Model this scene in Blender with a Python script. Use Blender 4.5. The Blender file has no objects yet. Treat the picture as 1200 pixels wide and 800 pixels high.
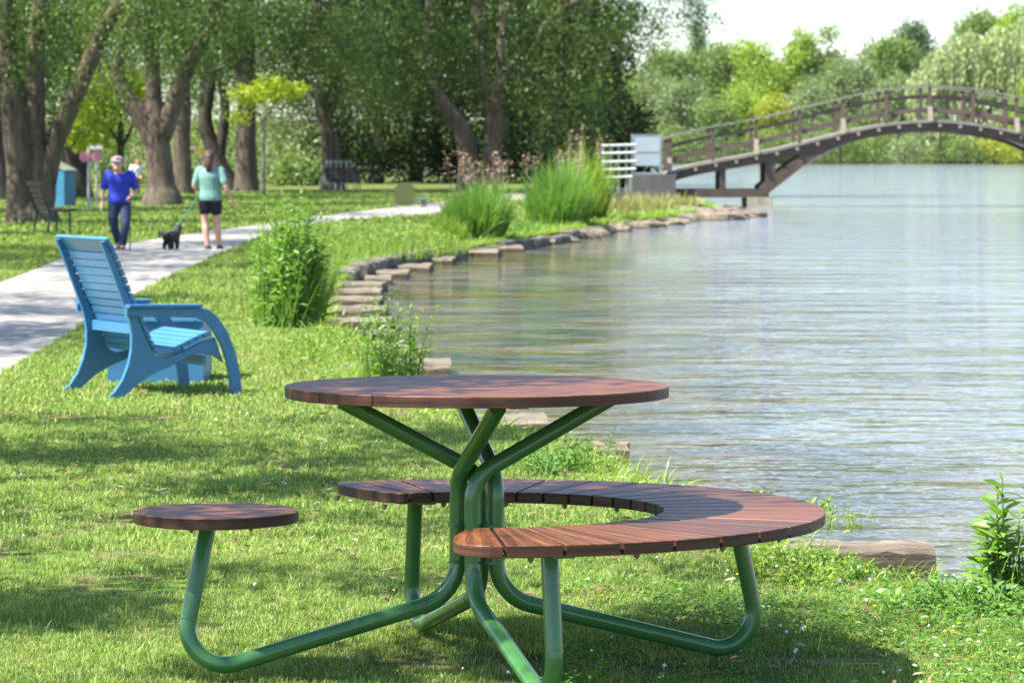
import bpy, bmesh, math, random
import numpy as np
from mathutils import Vector, Matrix
R = math.radians
rng = np.random.default_rng(7)
random.seed(5)
scene = bpy.context.scene
C = scene.collection

# ------------------------------------------------------------------ camera
EYE, F, HY = 1.48, 3800.0, 182.0          # eye height (m), focal length and horizon row of the 1200 px frame
cam_d = bpy.data.cameras.new('camera'); cam = bpy.data.objects.new('camera', cam_d); C.objects.link(cam)
cam.location = (0, 0, EYE); cam.rotation_euler = (R(90), 0, 0)
cam_d.sensor_width = 36; cam_d.sensor_fit = 'HORIZONTAL'; cam_d.lens = 36 * F / 1200
cam_d.shift_y = -(400 - HY) / 1200
cam_d.clip_start = 0.1; cam_d.clip_end = 4000
cam_d.dof.use_dof = True; cam_d.dof.focus_distance = 9.0; cam_d.dof.aperture_fstop = 12.0
scene.camera = cam
# ------------------------------------------------------------------ world, sun, exposure
SUN_EL = 56.0
SUN_TO = Vector((-.92, -.39, 0)).normalized()
w = bpy.data.worlds.new('World'); scene.world = w; w.use_nodes = True
nt = w.node_tree; bg = nt.nodes['Background']
sky = nt.nodes.new('ShaderNodeTexSky'); sky.sky_type = 'NISHITA'; sky.sun_disc = False
sky.sun_elevation = R(SUN_EL); sky.sun_rotation = math.atan2(SUN_TO.x, SUN_TO.y) % (2 * math.pi)
sky.air_density = 1.0; sky.dust_density = 0.7; sky.ozone_density = 1.2
tint = nt.nodes.new('ShaderNodeMix'); tint.data_type = 'RGBA'; tint.blend_type = 'MULTIPLY'; tint.inputs[0].default_value = 1; tint.inputs[7].default_value = (.95, .985, 1.06, 1)
nt.links.new(sky.outputs[0], tint.inputs[6]); nt.links.new(tint.outputs[2], bg.inputs[0]); bg.inputs[1].default_value = 0.105
sd = bpy.data.lights.new('sun', 'SUN'); sun = bpy.data.objects.new('sun', sd); C.objects.link(sun)
sd.energy = 5.0; sd.angle = R(0.55); sd.color = (1, .95, .86)
to = Vector((SUN_TO.x * math.cos(R(SUN_EL)), SUN_TO.y * math.cos(R(SUN_EL)), math.sin(R(SUN_EL))))
sun.rotation_euler = to.to_track_quat('Z', 'Y').to_euler(); sun.location = (-20, -20, 40)
scene.view_settings.view_transform = 'Standard'; scene.view_settings.look = 'None'
scene.view_settings.gamma = 1; scene.view_settings.exposure = 1.5
scene.render.engine = 'CYCLES'
cy = scene.cycles; cy.max_bounces = 6; cy.transparent_max_bounces = 4; cy.diffuse_bounces = 3; cy.glossy_bounces = 3
cy.transmission_bounces = 4; cy.caustics_reflective = False; cy.caustics_refractive = False; cy.sample_clamp_indirect = 6

def P(px, py, D):                          # the point at distance D seen at a spot of the 1200x800 frame
    return Vector(((px - 600) * D / F, D, EYE - (py - HY) * D / F))
def GD(py, z=0.0):                         # distance at which level z is seen at row py
    return (EYE - z) * F / (py - HY)
def G(px, py, z=0.0):
    D = GD(py, z); return Vector(((px - 600) * D / F, D, z))

# ------------------------------------------------------------------ materials
def new_mat(name):
    m = bpy.data.materials.new(name); m.use_nodes = True
    return m, m.node_tree, m.node_tree.nodes['Principled BSDF'], m.node_tree.nodes['Material Output']
def N(nt, t, **kw):
    n = nt.nodes.new(t)
    for k, v in kw.items(): setattr(n, k, v)
    return n
def ramp(nt, stops, src):
    r = N(nt, 'ShaderNodeValToRGB'); e = r.color_ramp.elements
    e[0].position, e[0].color = stops[0][0], (*stops[0][1], 1); e[1].position, e[1].color = stops[-1][0], (*stops[-1][1], 1)
    for p, c in stops[1:-1]:
        x = e.new(p); x.color = (*c, 1)
    nt.links.new(src, r.inputs[0]); return r.outputs[0]
def noise(nt, scale, detail=4, vec=None, rough=.55, stretch=None, kind='Object'):
    tc = N(nt, 'ShaderNodeTexCoord')
    src = tc.outputs[kind] if vec is None else vec
    if stretch:
        mp = N(nt, 'ShaderNodeMapping'); mp.inputs['Scale'].default_value = stretch; nt.links.new(src, mp.inputs[0]); src = mp.outputs[0]
    n = N(nt, 'ShaderNodeTexNoise'); n.inputs['Scale'].default_value = scale; n.inputs['Detail'].default_value = detail
    n.inputs['Roughness'].default_value = rough; nt.links.new(src, n.inputs['Vector']); return n.outputs['Fac']
def world_pos(nt):
    return N(nt, 'ShaderNodeNewGeometry').outputs['Position']
def mixc(nt, a, b, fac, mode='MIX'):
    m = N(nt, 'ShaderNodeMix', data_type='RGBA', blend_type=mode)
    for i, v in ((6, a), (7, b)):
        if isinstance(v, (tuple, list)): m.inputs[i].default_value = (*v, 1)
        else: nt.links.new(v, m.inputs[i])
    if isinstance(fac, float): m.inputs[0].default_value = fac
    else: nt.links.new(fac, m.inputs[0])
    return m.outputs[2]
def bump(nt, h, strength, dist=.01):
    b = N(nt, 'ShaderNodeBump'); b.inputs['Strength'].default_value = strength; b.inputs['Distance'].default_value = dist
    nt.links.new(h, b.inputs['Height']); return b.outputs[0]
def island(nt): return N(nt, 'ShaderNodeNewGeometry').outputs['Random Per Island']

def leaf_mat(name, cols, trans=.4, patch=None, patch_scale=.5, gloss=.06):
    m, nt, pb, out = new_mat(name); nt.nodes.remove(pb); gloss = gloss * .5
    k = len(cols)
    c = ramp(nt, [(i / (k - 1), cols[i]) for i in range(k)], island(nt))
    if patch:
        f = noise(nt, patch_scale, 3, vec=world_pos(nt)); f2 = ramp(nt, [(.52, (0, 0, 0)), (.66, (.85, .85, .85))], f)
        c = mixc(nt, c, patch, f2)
    d = N(nt, 'ShaderNodeBsdfDiffuse'); t = N(nt, 'ShaderNodeBsdfTranslucent'); g = N(nt, 'ShaderNodeBsdfGlossy'); g.inputs['Roughness'].default_value = .45
    g.inputs['Color'].default_value = (.8, .8, .8, 1)
    tcol = mixc(nt, c, (1.25, 1.22, .62), 1.0, 'MULTIPLY')
    nt.links.new(c, d.inputs[0]); nt.links.new(tcol, t.inputs[0])
    a = N(nt, 'ShaderNodeMixShader'); a.inputs[0].default_value = trans; nt.links.new(d.outputs[0], a.inputs[1]); nt.links.new(t.outputs[0], a.inputs[2])
    b = N(nt, 'ShaderNodeMixShader'); b.inputs[0].default_value = gloss; nt.links.new(a.outputs[0], b.inputs[1]); nt.links.new(g.outputs[0], b.inputs[2])
    nt.links.new(b.outputs[0], out.inputs[0]); return m
def simple(name, col, rough=.5, var=.15, scale=8, bmp=0, metal=0, coat=0, spec=.5):
    m, nt, pb, out = new_mat(name)
    f = noise(nt, scale, 5)
    lo = tuple(max(0, c * (1 - var)) for c in col); hi = tuple(min(1, c * (1 + var)) for c in col)
    nt.links.new(ramp(nt, [(.3, lo), (.7, hi)], f), pb.inputs['Base Color'])
    pb.inputs['Roughness'].default_value = rough; pb.inputs['Metallic'].default_value = metal
    pb.inputs['Coat Weight'].default_value = coat; pb.inputs['Specular IOR Level'].default_value = spec
    if bmp: nt.links.new(bump(nt, f, bmp, .01), pb.inputs['Normal'])
    return m
def wood_mat(name, dark, mid, light, kind='UV', rough=.42, along=(1.8, 30, 30), bs=.25):
    m, nt, pb, out = new_mat(name)
    tc = N(nt, 'ShaderNodeTexCoord'); isl = island(nt)
    addv = N(nt, 'ShaderNodeVectorMath', operation='ADD'); sc = N(nt, 'ShaderNodeVectorMath', operation='SCALE')
    cmb = N(nt, 'ShaderNodeCombineXYZ'); [nt.links.new(isl, cmb.inputs[i]) for i in range(3)]
    nt.links.new(cmb.outputs[0], sc.inputs[0]); sc.inputs['Scale'].default_value = 37.0
    nt.links.new(tc.outputs[kind], addv.inputs[0]); nt.links.new(sc.outputs[0], addv.inputs[1]); v = addv.outputs[0]
    fine = noise(nt, 1.0, 6, vec=v, stretch=(along[0] * 2.2, along[1] * 3.5, along[2] * 3.5), rough=.7)
    # cathedral grain: rings of a strongly stretched distance field
    mp = N(nt, 'ShaderNodeMapping'); mp.inputs['Scale'].default_value = (along[0] * .35, along[1] * .4, along[2] * .4); nt.links.new(v, mp.inputs[0])
    wv = N(nt, 'ShaderNodeTexWave', wave_type='RINGS', rings_direction='X'); wv.inputs['Scale'].default_value = .9; wv.inputs['Distortion'].default_value = 2.2
    wv.inputs['Detail'].default_value = 2; wv.inputs['Detail Scale'].default_value = .5; nt.links.new(mp.outputs[0], wv.inputs[0])
    c1 = ramp(nt, [(0, tuple(.75 * a_ + .25 * b_ for a_, b_ in zip(dark, mid))), (.5, mid), (1, tuple(.5 * a_ + .5 * b_ for a_, b_ in zip(light, mid)))], wv.outputs['Fac'])
    c2 = ramp(nt, [(.34, dark), (.52, mid), (.68, light)], fine)
    c = mixc(nt, c1, c2, .6)
    tone = ramp(nt, [(0, (.62, .58, .56)), (.5, (1, 1, 1)), (1, (1.25, 1.12, 1.0))], isl)
    c = mixc(nt, c, tone, 1.0, 'MULTIPLY')
    nt.links.new(c, pb.inputs['Base Color']); pb.inputs['Specular IOR Level'].default_value = .38
    rr = N(nt, 'ShaderNodeMapRange'); rr.inputs[3].default_value = rough - .08; rr.inputs[4].default_value = rough + .14; nt.links.new(fine, rr.inputs[0])
    nt.links.new(rr.outputs[0], pb.inputs['Roughness']); nt.links.new(bump(nt, fine, bs, .002), pb.inputs['Normal'])
    return m

M = {}
M['deck_wood'] = wood_mat('oiled_hardwood', (.030, .011, .005), (.135, .046, .017), (.33, .135, .048))
M['shaded_end_grain'] = wood_mat('oiled_shaded_end_grain', (.018, .007, .004), (.070, .027, .015), (.13, .055, .030), rough=.55)  # end-grain wood with the shade of the rim mixed into its colour
M['green'] = simple('green_powder_coat', (.048, .158, .046), .28, .06, 30, coat=.35)
M['steel'] = simple('bolt_steel', (.16, .13, .08), .45, .2, 60, metal=.5)
M['blue'] = simple('blue_painted_board', (.042, .175, .34), .42, .08, 14)
M['blue_slat'] = simple('blue_painted_slat', (.058, .215, .39), .38, .10, 14)
M['bark'] = None
def bark(name, a, b, s=1.0):
    m, nt, pb, out = new_mat(name)
    f = noise(nt, 3.2 * s, 6, stretch=(2.6, 2.6, .45), rough=.68)
    f2 = noise(nt, .6, 3)
    c = mixc(nt, ramp(nt, [(.35, a), (.62, b)], f), (.06, .075, .03), ramp(nt, [(.5, (0, 0, 0)), (.75, (.6, .6, .6))], f2))
    nt.links.new(c, pb.inputs['Base Color']); pb.inputs['Roughness'].default_value = .9
    nt.links.new(bump(nt, f, .8, .05), pb.inputs['Normal']); return m
M['bark'] = bark('willow_bark', (.040, .029, .020), (.15, .112, .078))
M['bark_dark'] = bark('dark_bark', (.02, .015, .012), (.07, .053, .04))
M['soil'] = simple('bank_soil', (.075, .052, .032), .95, .4, 6, bmp=.6)
M['mulch'] = simple('mulch', (.16, .075, .05), .95, .5, 40, bmp=.8)

m, nt, pb, out = new_mat('concrete_path')
f = noise(nt, .7, 5); f2 = noise(nt, 40, 4)
c = ramp(nt, [(.35, (.22, .205, .18)), (.5, (.30, .28, .245)), (.68, (.37, .345, .305))], f)
c = mixc(nt, c, ramp(nt, [(.3, (.7, .7, .7)), (.7, (1.1, 1.1, 1.1))], f2), .6, 'MULTIPLY')
nt.links.new(c, pb.inputs['Base Color']); pb.inputs['Roughness'].default_value = .9; M['path'] = m

m, nt, pb, out = new_mat('lawn_ground')
v = world_pos(nt); f = noise(nt, .55, 5, vec=v); f2 = noise(nt, 9, 5, vec=v)
c = ramp(nt, [(.36, (.07, .12, .02)), (.6, (.13, .20, .035)), (.78, (.18, .19, .06))], f)
c = mixc(nt, c, (.16, .125, .07), ramp(nt, [(.45, (0, 0, 0)), (.58, (.8, .8, .8))], noise(nt, 2.3, 5, vec=v)))
c = mixc(nt, c, ramp(nt, [(.35, (.45, .42, .35)), (.65, (1.15, 1.15, 1.1))], f2), .8, 'MULTIPLY')
nt.links.new(c, pb.inputs['Base Color']); pb.inputs['Roughness'].default_value = 1; pb.inputs['Specular IOR Level'].default_value = .1
nt.links.new(bump(nt, f2, .6, .03), pb.inputs['Normal']); M['lawn'] = m

m, nt, pb, out = new_mat('lake_water')
v = world_pos(nt)
def wn(scale, st, det): return noise(nt, scale, det, vec=v, stretch=st, rough=.5)
a = wn(1.0, (.55, 1.0, 1), 3); b = wn(3.2, (.6, 1.2, 1), 3); c_ = wn(9.0, (.8, 1, 1), 2)
big = wn(.11, (.45, 1, 1), 5)
s1 = N(nt, 'ShaderNodeMath', operation='MULTIPLY'); s1.inputs[1].default_value = 1.0; nt.links.new(a, s1.inputs[0])
s2 = N(nt, 'ShaderNodeMath', operation='MULTIPLY_ADD'); s2.inputs[1].default_value = .32; nt.links.new(b, s2.inputs[0]); nt.links.new(s1.outputs[0], s2.inputs[2])
s3 = N(nt, 'ShaderNodeMath', operation='MULTIPLY_ADD'); s3.inputs[1].default_value = .09; nt.links.new(c_, s3.inputs[0]); nt.links.new(s2.outputs[0], s3.inputs[2])
gst = N(nt, 'ShaderNodeMapRange'); gst.inputs[1].default_value = .35; gst.inputs[2].default_value = .65; gst.inputs[3].default_value = .15; gst.inputs[4].default_value = 1.15
nt.links.new(big, gst.inputs[0])
bn = N(nt, 'ShaderNodeBump'); bn.inputs['Distance'].default_value = .22
nt.links.new(gst.outputs[0], bn.inputs['Strength']); nt.links.new(s3.outputs[0], bn.inputs['Height'])
# the shallow bed by the bank shows brown through the surface: distance off the shore line sets how much
sep = N(nt, 'ShaderNodeSeparateXYZ'); nt.links.new(v, sep.inputs[0])
pb.inputs['Roughness'].default_value = .05; pb.inputs['IOR'].default_value = 1.33
bed = ramp(nt, [(.38, (.035, .032, .012)), (.6, (.14, .108, .045))], wn(.9, (1, 1, 1), 4))
dx = N(nt, 'ShaderNodeMapRange'); dx.inputs[1].default_value = .3; dx.inputs[2].default_value = 4.6
sh = N(nt, 'ShaderNodeMath', operation='MULTIPLY_ADD'); sh.inputs[1].default_value = -.02; nt.links.new(sep.outputs[1], sh.inputs[0]); nt.links.new(sep.outputs[0], sh.inputs[2])
nt.links.new(sh.outputs[0], dx.inputs[0])
nt.links.new(mixc(nt, bed, (.215, .225, .24), dx.outputs[0]), pb.inputs['Base Color'])
nt.links.new(bn.outputs[0], pb.inputs['Normal']); M['water'] = m

m, nt, pb, out = new_mat('weathered_timber')
f = noise(nt, 2.0, 6, stretch=(1, 9, 9), rough=.7); f2 = noise(nt, 1.3, 3)
c = ramp(nt, [(.3, (.085, .066, .045)), (.55, (.22, .18, .13)), (.75, (.36, .31, .24))], f)
c = mixc(nt, c, (.05, .055, .025), ramp(nt, [(.52, (0, 0, 0)), (.7, (.7, .7, .7))], f2))
tco = N(nt, 'ShaderNodeTexCoord'); sz_ = N(nt, 'ShaderNodeSeparateXYZ'); nt.links.new(tco.outputs['Object'], sz_.inputs[0])
mr = N(nt, 'ShaderNodeMapRange'); mr.inputs[1].default_value = -.022; mr.inputs[2].default_value = -.05; mr.inputs[3].default_value = 0; mr.inputs[4].default_value = .85; nt.links.new(sz_.outputs[2], mr.inputs[0])
c = mixc(nt, c, ramp(nt, [(.35, (.035, .028, .018)), (.7, (.15, .13, .06))], f), mr.outputs[0])
nt.links.new(c, pb.inputs['Base Color']); pb.inputs['Roughness'].default_value = .85; nt.links.new(bump(nt, f, .9, .03), pb.inputs['Normal']); M['timber'] = m
M['edging'] = simple('grey_edging_timber', (.17, .165, .14), .9, .5, 5, bmp=.6)
m, nt, pb, out = new_mat('edging_timber_wood')
f = noise(nt, 2.0, 6, stretch=(1, 9, 9), rough=.7); f2 = noise(nt, 1.1, 4)
c = ramp(nt, [(.3, (.06, .05, .038)), (.55, (.17, .15, .115)), (.75, (.30, .27, .215))], f); c = mixc(nt, c, (.035, .042, .018), ramp(nt, [(.48, (0, 0, 0)), (.62, (.8, .8, .8))], f2))
nt.links.new(c, pb.inputs['Base Color']); pb.inputs['Roughness'].default_value = .9; nt.links.new(bump(nt, f, .9, .03), pb.inputs['Normal']); M['edge_timber'] = m
M['rock'] = simple('shore_rock', (.17, .14, .10), .85, .35, 6, bmp=.7)
M['bridge'] = simple('stained_bridge_timber', (.066, .046, .032), .65, .3, 3, bmp=.2)
M['bridge_rail'] = simple('stained_rail_timber', (.098, .070, .050), .65, .25, 3, bmp=.2)
M['bridge_cap'] = simple('greyed_deck_edge', (.21, .19, .16), .75, .2, 3)
M['bridge_light'] = simple('pale_brace', (.25, .21, .17), .7, .15, 5)
M['concrete'] = simple('grey_concrete', (.10, .098, .095), .9, .25, 2.5, bmp=.3)
M['stone'] = simple('pier_stone', (.30, .27, .20), .9, .3, 4, bmp=.5)
M['galv'] = simple('galvanised_metal', (.26, .31, .33), .45, .12, 6, metal=.3)
M['panel'] = simple('pale_panel', (.36, .41, .45), .5, .08, 3)
M['white'] = simple('white_paint', (.52, .53, .52), .5, .05, 5)
M['blackp'] = simple('black_paint', (.028, .028, .03), .5, .2, 10)
M['bench_wood'] = simple('dark_bench_board', (.055, .043, .035), .6, .25, 10, bmp=.2)
M['kiosk'] = simple('blue_kiosk', (.03, .16, .28), .5, .15, 4)
M['kiosk_top'] = simple('kiosk_lid', (.16, .19, .15), .5, .3, 5)
M['pink'] = simple('pink', (.62, .20, .27), .6, .15, 10)
M['orange'] = simple('orange', (.90, .38, .03), .6, .1, 10)
M['greypost'] = simple('grey_post', (.42, .42, .40), .7, .1, 8)
M['olive'] = simple('olive_painted_board', (.13, .14, .04), .55, .15, 8)
M['slate'] = simple('slate_blue_board', (.17, .21, .27), .5, .15, 8)
M['skin'] = simple('skin', (.56, .31, .23), .5, .06, 12)
M['hair_brown'] = simple('brown_hair', (.075, .030, .020), .6, .4, 40)
M['hair_grey'] = simple('grey_hair', (.30, .28, .26), .6, .3, 40)
M['royal'] = simple('royal_blue_cloth', (.012, .035, .38), .75, .15, 12)
M['denim'] = simple('dark_denim', (.022, .036, .085), .85, .4, 14)
M['sage'] = simple('sage_green_cloth', (.16, .31, .27), .85, .12, 12)
M['black_cloth'] = simple('black_cloth', (.012, .013, .020), .85, .2, 12)
M['white_cloth'] = simple('white_cloth', (.70, .68, .64), .85, .06, 12)
M['rust_cloth'] = simple('rust_cloth', (.34, .13, .055), .85, .12, 12)
M['cap'] = simple('grey_cap', (.20, .19, .21), .8, .2, 20)
M['red'] = simple('red_cloth', (.50, .07, .05), .8, .1, 20)
M['shoe'] = simple('dark_shoe', (.05, .045, .045), .6, .2, 20)
M['fur'] = simple('black_fur', (.014, .013, .013), .7, .4, 60, bmp=.6)
M['fur_grey'] = simple('grey_fur', (.22, .20, .19), .85, .3, 60, bmp=.6)
M['teal'] = simple('teal_cord', (.05, .28, .24), .6, .1, 20)

M['grass'] = leaf_mat('grass_blade', [(.11, .21, .045), (.19, .32, .07), (.30, .41, .11), (.48, .50, .22)], .45, gloss=.025)
M['grass_far'] = leaf_mat('grass_blade_far', [(.13, .225, .05), (.21, .31, .075), (.34, .40, .13)], .42, gloss=.02)
M['herb'] = leaf_mat('herb_leaf', [(.08, .20, .03), (.13, .28, .045), (.20, .35, .065)], .42, gloss=.08)
M['herb_mid'] = leaf_mat('bright_herb_leaf', [(.10, .24, .03), (.17, .33, .05), (.27, .42, .08)], .42, gloss=.08)
M['herb_low'] = leaf_mat('weed_leaf', [(.12, .24, .03), (.20, .34, .045), (.33, .42, .08)], .42, gloss=.06)
M['stem'] = simple('green_stem', (.12, .20, .05), .7, .2, 10)
M['reed'] = leaf_mat('reed_blade', [(.10, .25, .04), (.16, .33, .055), (.25, .40, .09)], .42)
M['reed_yel'] = leaf_mat('yellow_reed_blade', [(.12, .25, .03), (.22, .36, .04), (.32, .40, .06)], .42)
M['reed_dry'] = leaf_mat('dry_reed_blade', [(.30, .30, .10), (.38, .33, .16), (.22, .28, .07)], .35)
M['plume'] = leaf_mat('dry_plume', [(.28, .20, .15), (.38, .28, .22), (.22, .15, .12)], .3)
M['willow'] = leaf_mat('willow_leaf', [(.018, .048, .010), (.040, .090, .017), (.08, .15, .028), (.24, .34, .07)], .42, patch=(.17, .26, .05), patch_scale=.75)  # bright tones and pale patches paint sunlit clumps into the leaf colour
M['willow_sun'] = leaf_mat('sunlit_willow_leaf', [(.016, .042, .010), (.035, .08, .016), (.08, .145, .028), (.25, .34, .08)], .40, patch=(.16, .24, .05), patch_scale=.6)  # sun-caught clumps among dark leaves are put into the colour
M['willow_lt'] = leaf_mat('pale_willow_leaf', [(.05, .10, .025), (.12, .19, .055), (.27, .36, .13)], .4)
M['maple'] = leaf_mat('lime_maple_leaf', [(.28, .40, .02), (.40, .50, .03), (.50, .56, .05)], .45)
M['dark'] = leaf_mat('shaded_cedar_leaf', [(.010, .020, .007), (.018, .034, .010), (.050, .085, .020)], .25, gloss=.03)  # shade under the big canopy is put into this leaf colour
M['shade'] = leaf_mat('broad_leaf', [(.025, .06, .012), (.055, .11, .02), (.14, .22, .045)], .35)
M['far_mid'] = leaf_mat('far_green_leaf', [(.12, .20, .045), (.17, .26, .06), (.23, .32, .08)], .35)
M['far_lime'] = leaf_mat('far_lime_leaf', [(.22, .34, .04), (.32, .44, .05)], .38)
M['far_yel'] = leaf_mat('far_yellow_leaf', [(.30, .36, .03), (.38, .42, .04)], .38)
M['far_sage'] = leaf_mat('far_sage_leaf', [(.18, .25, .10), (.25, .32, .14)], .35)
M['far_wil'] = leaf_mat('far_willow_leaf', [(.30, .38, .15), (.40, .46, .22), (.23, .31, .11)], .38)
M['far_dark'] = leaf_mat('far_dark_leaf', [(.085, .14, .06), (.13, .19, .08)], .3)
M['litter'] = leaf_mat('fallen_catkin', [(.20, .11, .06), (.30, .18, .11), (.13, .075, .05), (.42, .34, .24)], .15)
M['petal'] = simple('white_petal', (.72, .70, .64), .7, .1, 30)
M['yellow'] = simple('yellow_petal', (.75, .55, .03), .6, .1, 30)

# ------------------------------------------------------------------ mesh helpers
def tag(o, label=None, cat=None, group=None, kind=None):
    for k, v in (('label', label), ('category', cat), ('group', group), ('kind', kind)):
        if v: o[k] = v
    return o
def thing(name, label, cat, loc=(0, 0, 0), rz=0, group=None):
    o = bpy.data.objects.new(name, None); C.objects.link(o); o.location = loc; o.rotation_euler = (0, 0, rz)
    o.empty_display_size = .1
    return tag(o, label, cat, group)
def link_mesh(name, me, parent=None, loc=None):
    o = bpy.data.objects.new(name, me); C.objects.link(o)
    if parent: o.parent = parent
    if loc is not None: o.location = loc
    return o
def np_mesh(name, V, nper, mat, smooth=False, tri=False):
    """V (n*k,3) points; nper: list of index tuples of one element with k points"""
    return None
class MB:
    def __init__(s): s.v = []; s.f = []; s.m = []; s.uv = {}
    def add(s, vs, fs, mi=0):
        o = len(s.v); s.v.extend([tuple(x) for x in vs]); s.f.extend([tuple(i + o for i in f) for f in fs]); s.m.extend([mi] * len(fs)); return s
    def box(s, c, size, rz=0, tilt=None, mi=0):
        hx, hy, hz = [a / 2 for a in size]; mat = Matrix.Rotation(rz, 3, 'Z')
        if tilt: mat = mat @ Matrix.Rotation(tilt[1], 3, tilt[0])
        c = Vector(c)
        vs = [c + mat @ Vector((x, y, z)) for x in (-hx, hx) for y in (-hy, hy) for z in (-hz, hz)]
        return s.add(vs, [(0, 1, 3, 2), (4, 6, 7, 5), (0, 4, 5, 1), (2, 3, 7, 6), (0, 2, 6, 4), (1, 5, 7, 3)], mi)
    def bar(s, a, b, wd, ht, up=(0, 0, 1), mi=0):
        a, b = Vector(a), Vector(b); d = (b - a).normalized(); up = Vector(up)
        sd = d.cross(up).normalized(); u = sd.cross(d).normalized()
        vs = [p + sd * x * wd / 2 + u * z * ht / 2 for p in (a, b) for x, z in ((-1, -1), (1, -1), (1, 1), (-1, 1))]
        return s.add(vs, [(0, 3, 2, 1), (4, 5, 6, 7), (0, 1, 5, 4), (1, 2, 6, 5), (2, 3, 7, 6), (3, 0, 4, 7)], mi)
    def tube(s, pts, rad, n=12, caps=True, rough=0, mi=0, rg=None):
        pts = [Vector(p) for p in pts]; k = len(pts)
        rad = [rad] * k if not hasattr(rad, '__len__') else rad
        rings = []; prev = None
        for i in range(k):
            t = (pts[min(i + 1, k - 1)] - pts[max(i - 1, 0)]).normalized()
            if prev is None:
                a = Vector((0, 0, 1)) if abs(t.z) < .9 else Vector((1, 0, 0)); prev = t.cross(a).normalized()
            prev = (prev - t * prev.dot(t)).normalized(); b = t.cross(prev)
            ring = []
            for j in range(n):
                an = 2 * math.pi * j / n; r = rad[i] * (1 + (rg.uniform(-rough, rough) if rough else 0))
                ring.append(pts[i] + (prev * math.cos(an) + b * math.sin(an)) * r)
            rings.append(ring)
        vs = [v for r_ in rings for v in r_]; fs = []
        for i in range(k - 1):
            for j in range(n):
                fs.append((i * n + j, i * n + (j + 1) % n, (i + 1) * n + (j + 1) % n, (i + 1) * n + j))
        if caps: fs.append(tuple(range(n - 1, -1, -1))); fs.append(tuple((k - 1) * n + j for j in range(n)))
        return s.add(vs, fs, mi)
    def prism(s, poly, z0, z1, ch=0.0, mi=0, frame=None):
        """poly: CCW 2D outline, extruded in z with a small chamfer; frame maps local points"""
        n = len(poly); fr = frame or (lambda p: p)
        def off(d):
            out = []
            for i in range(n):
                p0, p1, p2 = poly[i - 1], poly[i], poly[(i + 1) % n]
                e1 = Vector((p1[0] - p0[0], p1[1] - p0[1])); e2 = Vector((p2[0] - p1[0], p2[1] - p1[1]))
                e1 = e1.normalized() if e1.length > 1e-9 else e2.normalized(); e2 = e2.normalized() if e2.length > 1e-9 else e1
                n1 = Vector((-e1.y, e1.x)); n2 = Vector((-e2.y, e2.x)); nn = n1 + n2
                nn = nn / max(.35, nn.dot(n1)) if nn.length > 1e-6 else n1
                out.append((p1[0] + nn.x * d, p1[1] + nn.y * d))
            return out
        if ch > 0: rings = [(off(ch), z0), (poly, z0 + ch), (poly, z1 - ch), (off(ch), z1)]
        else: rings = [(poly, z0), (poly, z1)]
        vs = [fr(Vector((p[0], p[1], z))) for q, z in rings for p in q]; fs = []
        for i in range(len(rings) - 1):
            for j in range(n): fs.append((i * n + j, i * n + (j + 1) % n, (i + 1) * n + (j + 1) % n, (i + 1) * n + j))
        fs.append(tuple(range(n - 1, -1, -1))); fs.append(tuple((len(rings) - 1) * n + j for j in range(n)))
        return s.add(vs, fs, mi)
    def ball(s, c, r, n=10, mi=0, jit=0, rg=None):
        c = Vector(c); rx, ry, rz = r if hasattr(r, '__len__') else (r, r, r); vs = []; m = n // 2
        for i in range(m + 1):
            th = math.pi * i / m
            for j in range(n):
                ph = 2 * math.pi * j / n; k = 1 + (rg.uniform(-jit, jit) if jit else 0)
                vs.append(c + Vector((rx * math.sin(th) * math.cos(ph) * k, ry * math.sin(th) * math.sin(ph) * k, rz * math.cos(th) * k)))
        fs = [(i * n + j, (i + 1) * n + j, (i + 1) * n + (j + 1) % n, i * n + (j + 1) % n) for i in range(m) for j in range(n)]
        return s.add(vs, fs, mi)
    def build(s, name, mats, parent=None, smooth=False, loc=None, uvf=None, auto=None):
        me = bpy.data.meshes.new(name); me.from_pydata(s.v, [], s.f); 
        if not isinstance(mats, (list, tuple)): mats = [mats]
        for m_ in mats: me.materials.append(m_)
        for p, mi in zip(me.polygons, s.m): p.material_index = mi
        bm = bmesh.new(); bm.from_mesh(me); bmesh.ops.remove_doubles(bm, verts=bm.verts, dist=1e-6)
        bmesh.ops.recalc_face_normals(bm, faces=bm.faces)
        if uvf:
            L = bm.loops.layers.uv.new('UVMap')
            for f in bm.faces:
                for l in f.loops: l[L].uv = uvf(l.vert.co) if abs(f.normal.z) > .5 else (math.atan2(l.vert.co.y, l.vert.co.x) * .6, l.vert.co.z)
        bm.to_mesh(me); bm.free()
        if smooth:
            me.polygons.foreach_set('use_smooth', [True] * len(me.polygons))
            if auto: me.set_sharp_from_angle(angle=R(auto))
        me.update(); return link_mesh(name, me, parent, loc)
def fast_mesh(name, V, faces, mat):
    """V (N,3) array, faces: list of (array (m,k)) blocks"""
    me = bpy.data.meshes.new(name); me.vertices.add(len(V)); me.vertices.foreach_set('co', np.asarray(V, np.float32).ravel())
    idx = np.concatenate([f.ravel() for f in faces]); tot = np.concatenate([np.full(len(f), f.shape[1]) for f in faces])
    st = np.concatenate([[0], np.cumsum(tot)[:-1]])
    me.loops.add(len(idx)); me.loops.foreach_set('vertex_index', idx.astype(np.int32))
    me.polygons.add(len(tot)); me.polygons.foreach_set('loop_start', st.astype(np.int32))
    me.update(calc_edges=True); me.validate()
    me.materials.append(mat); return me
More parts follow.
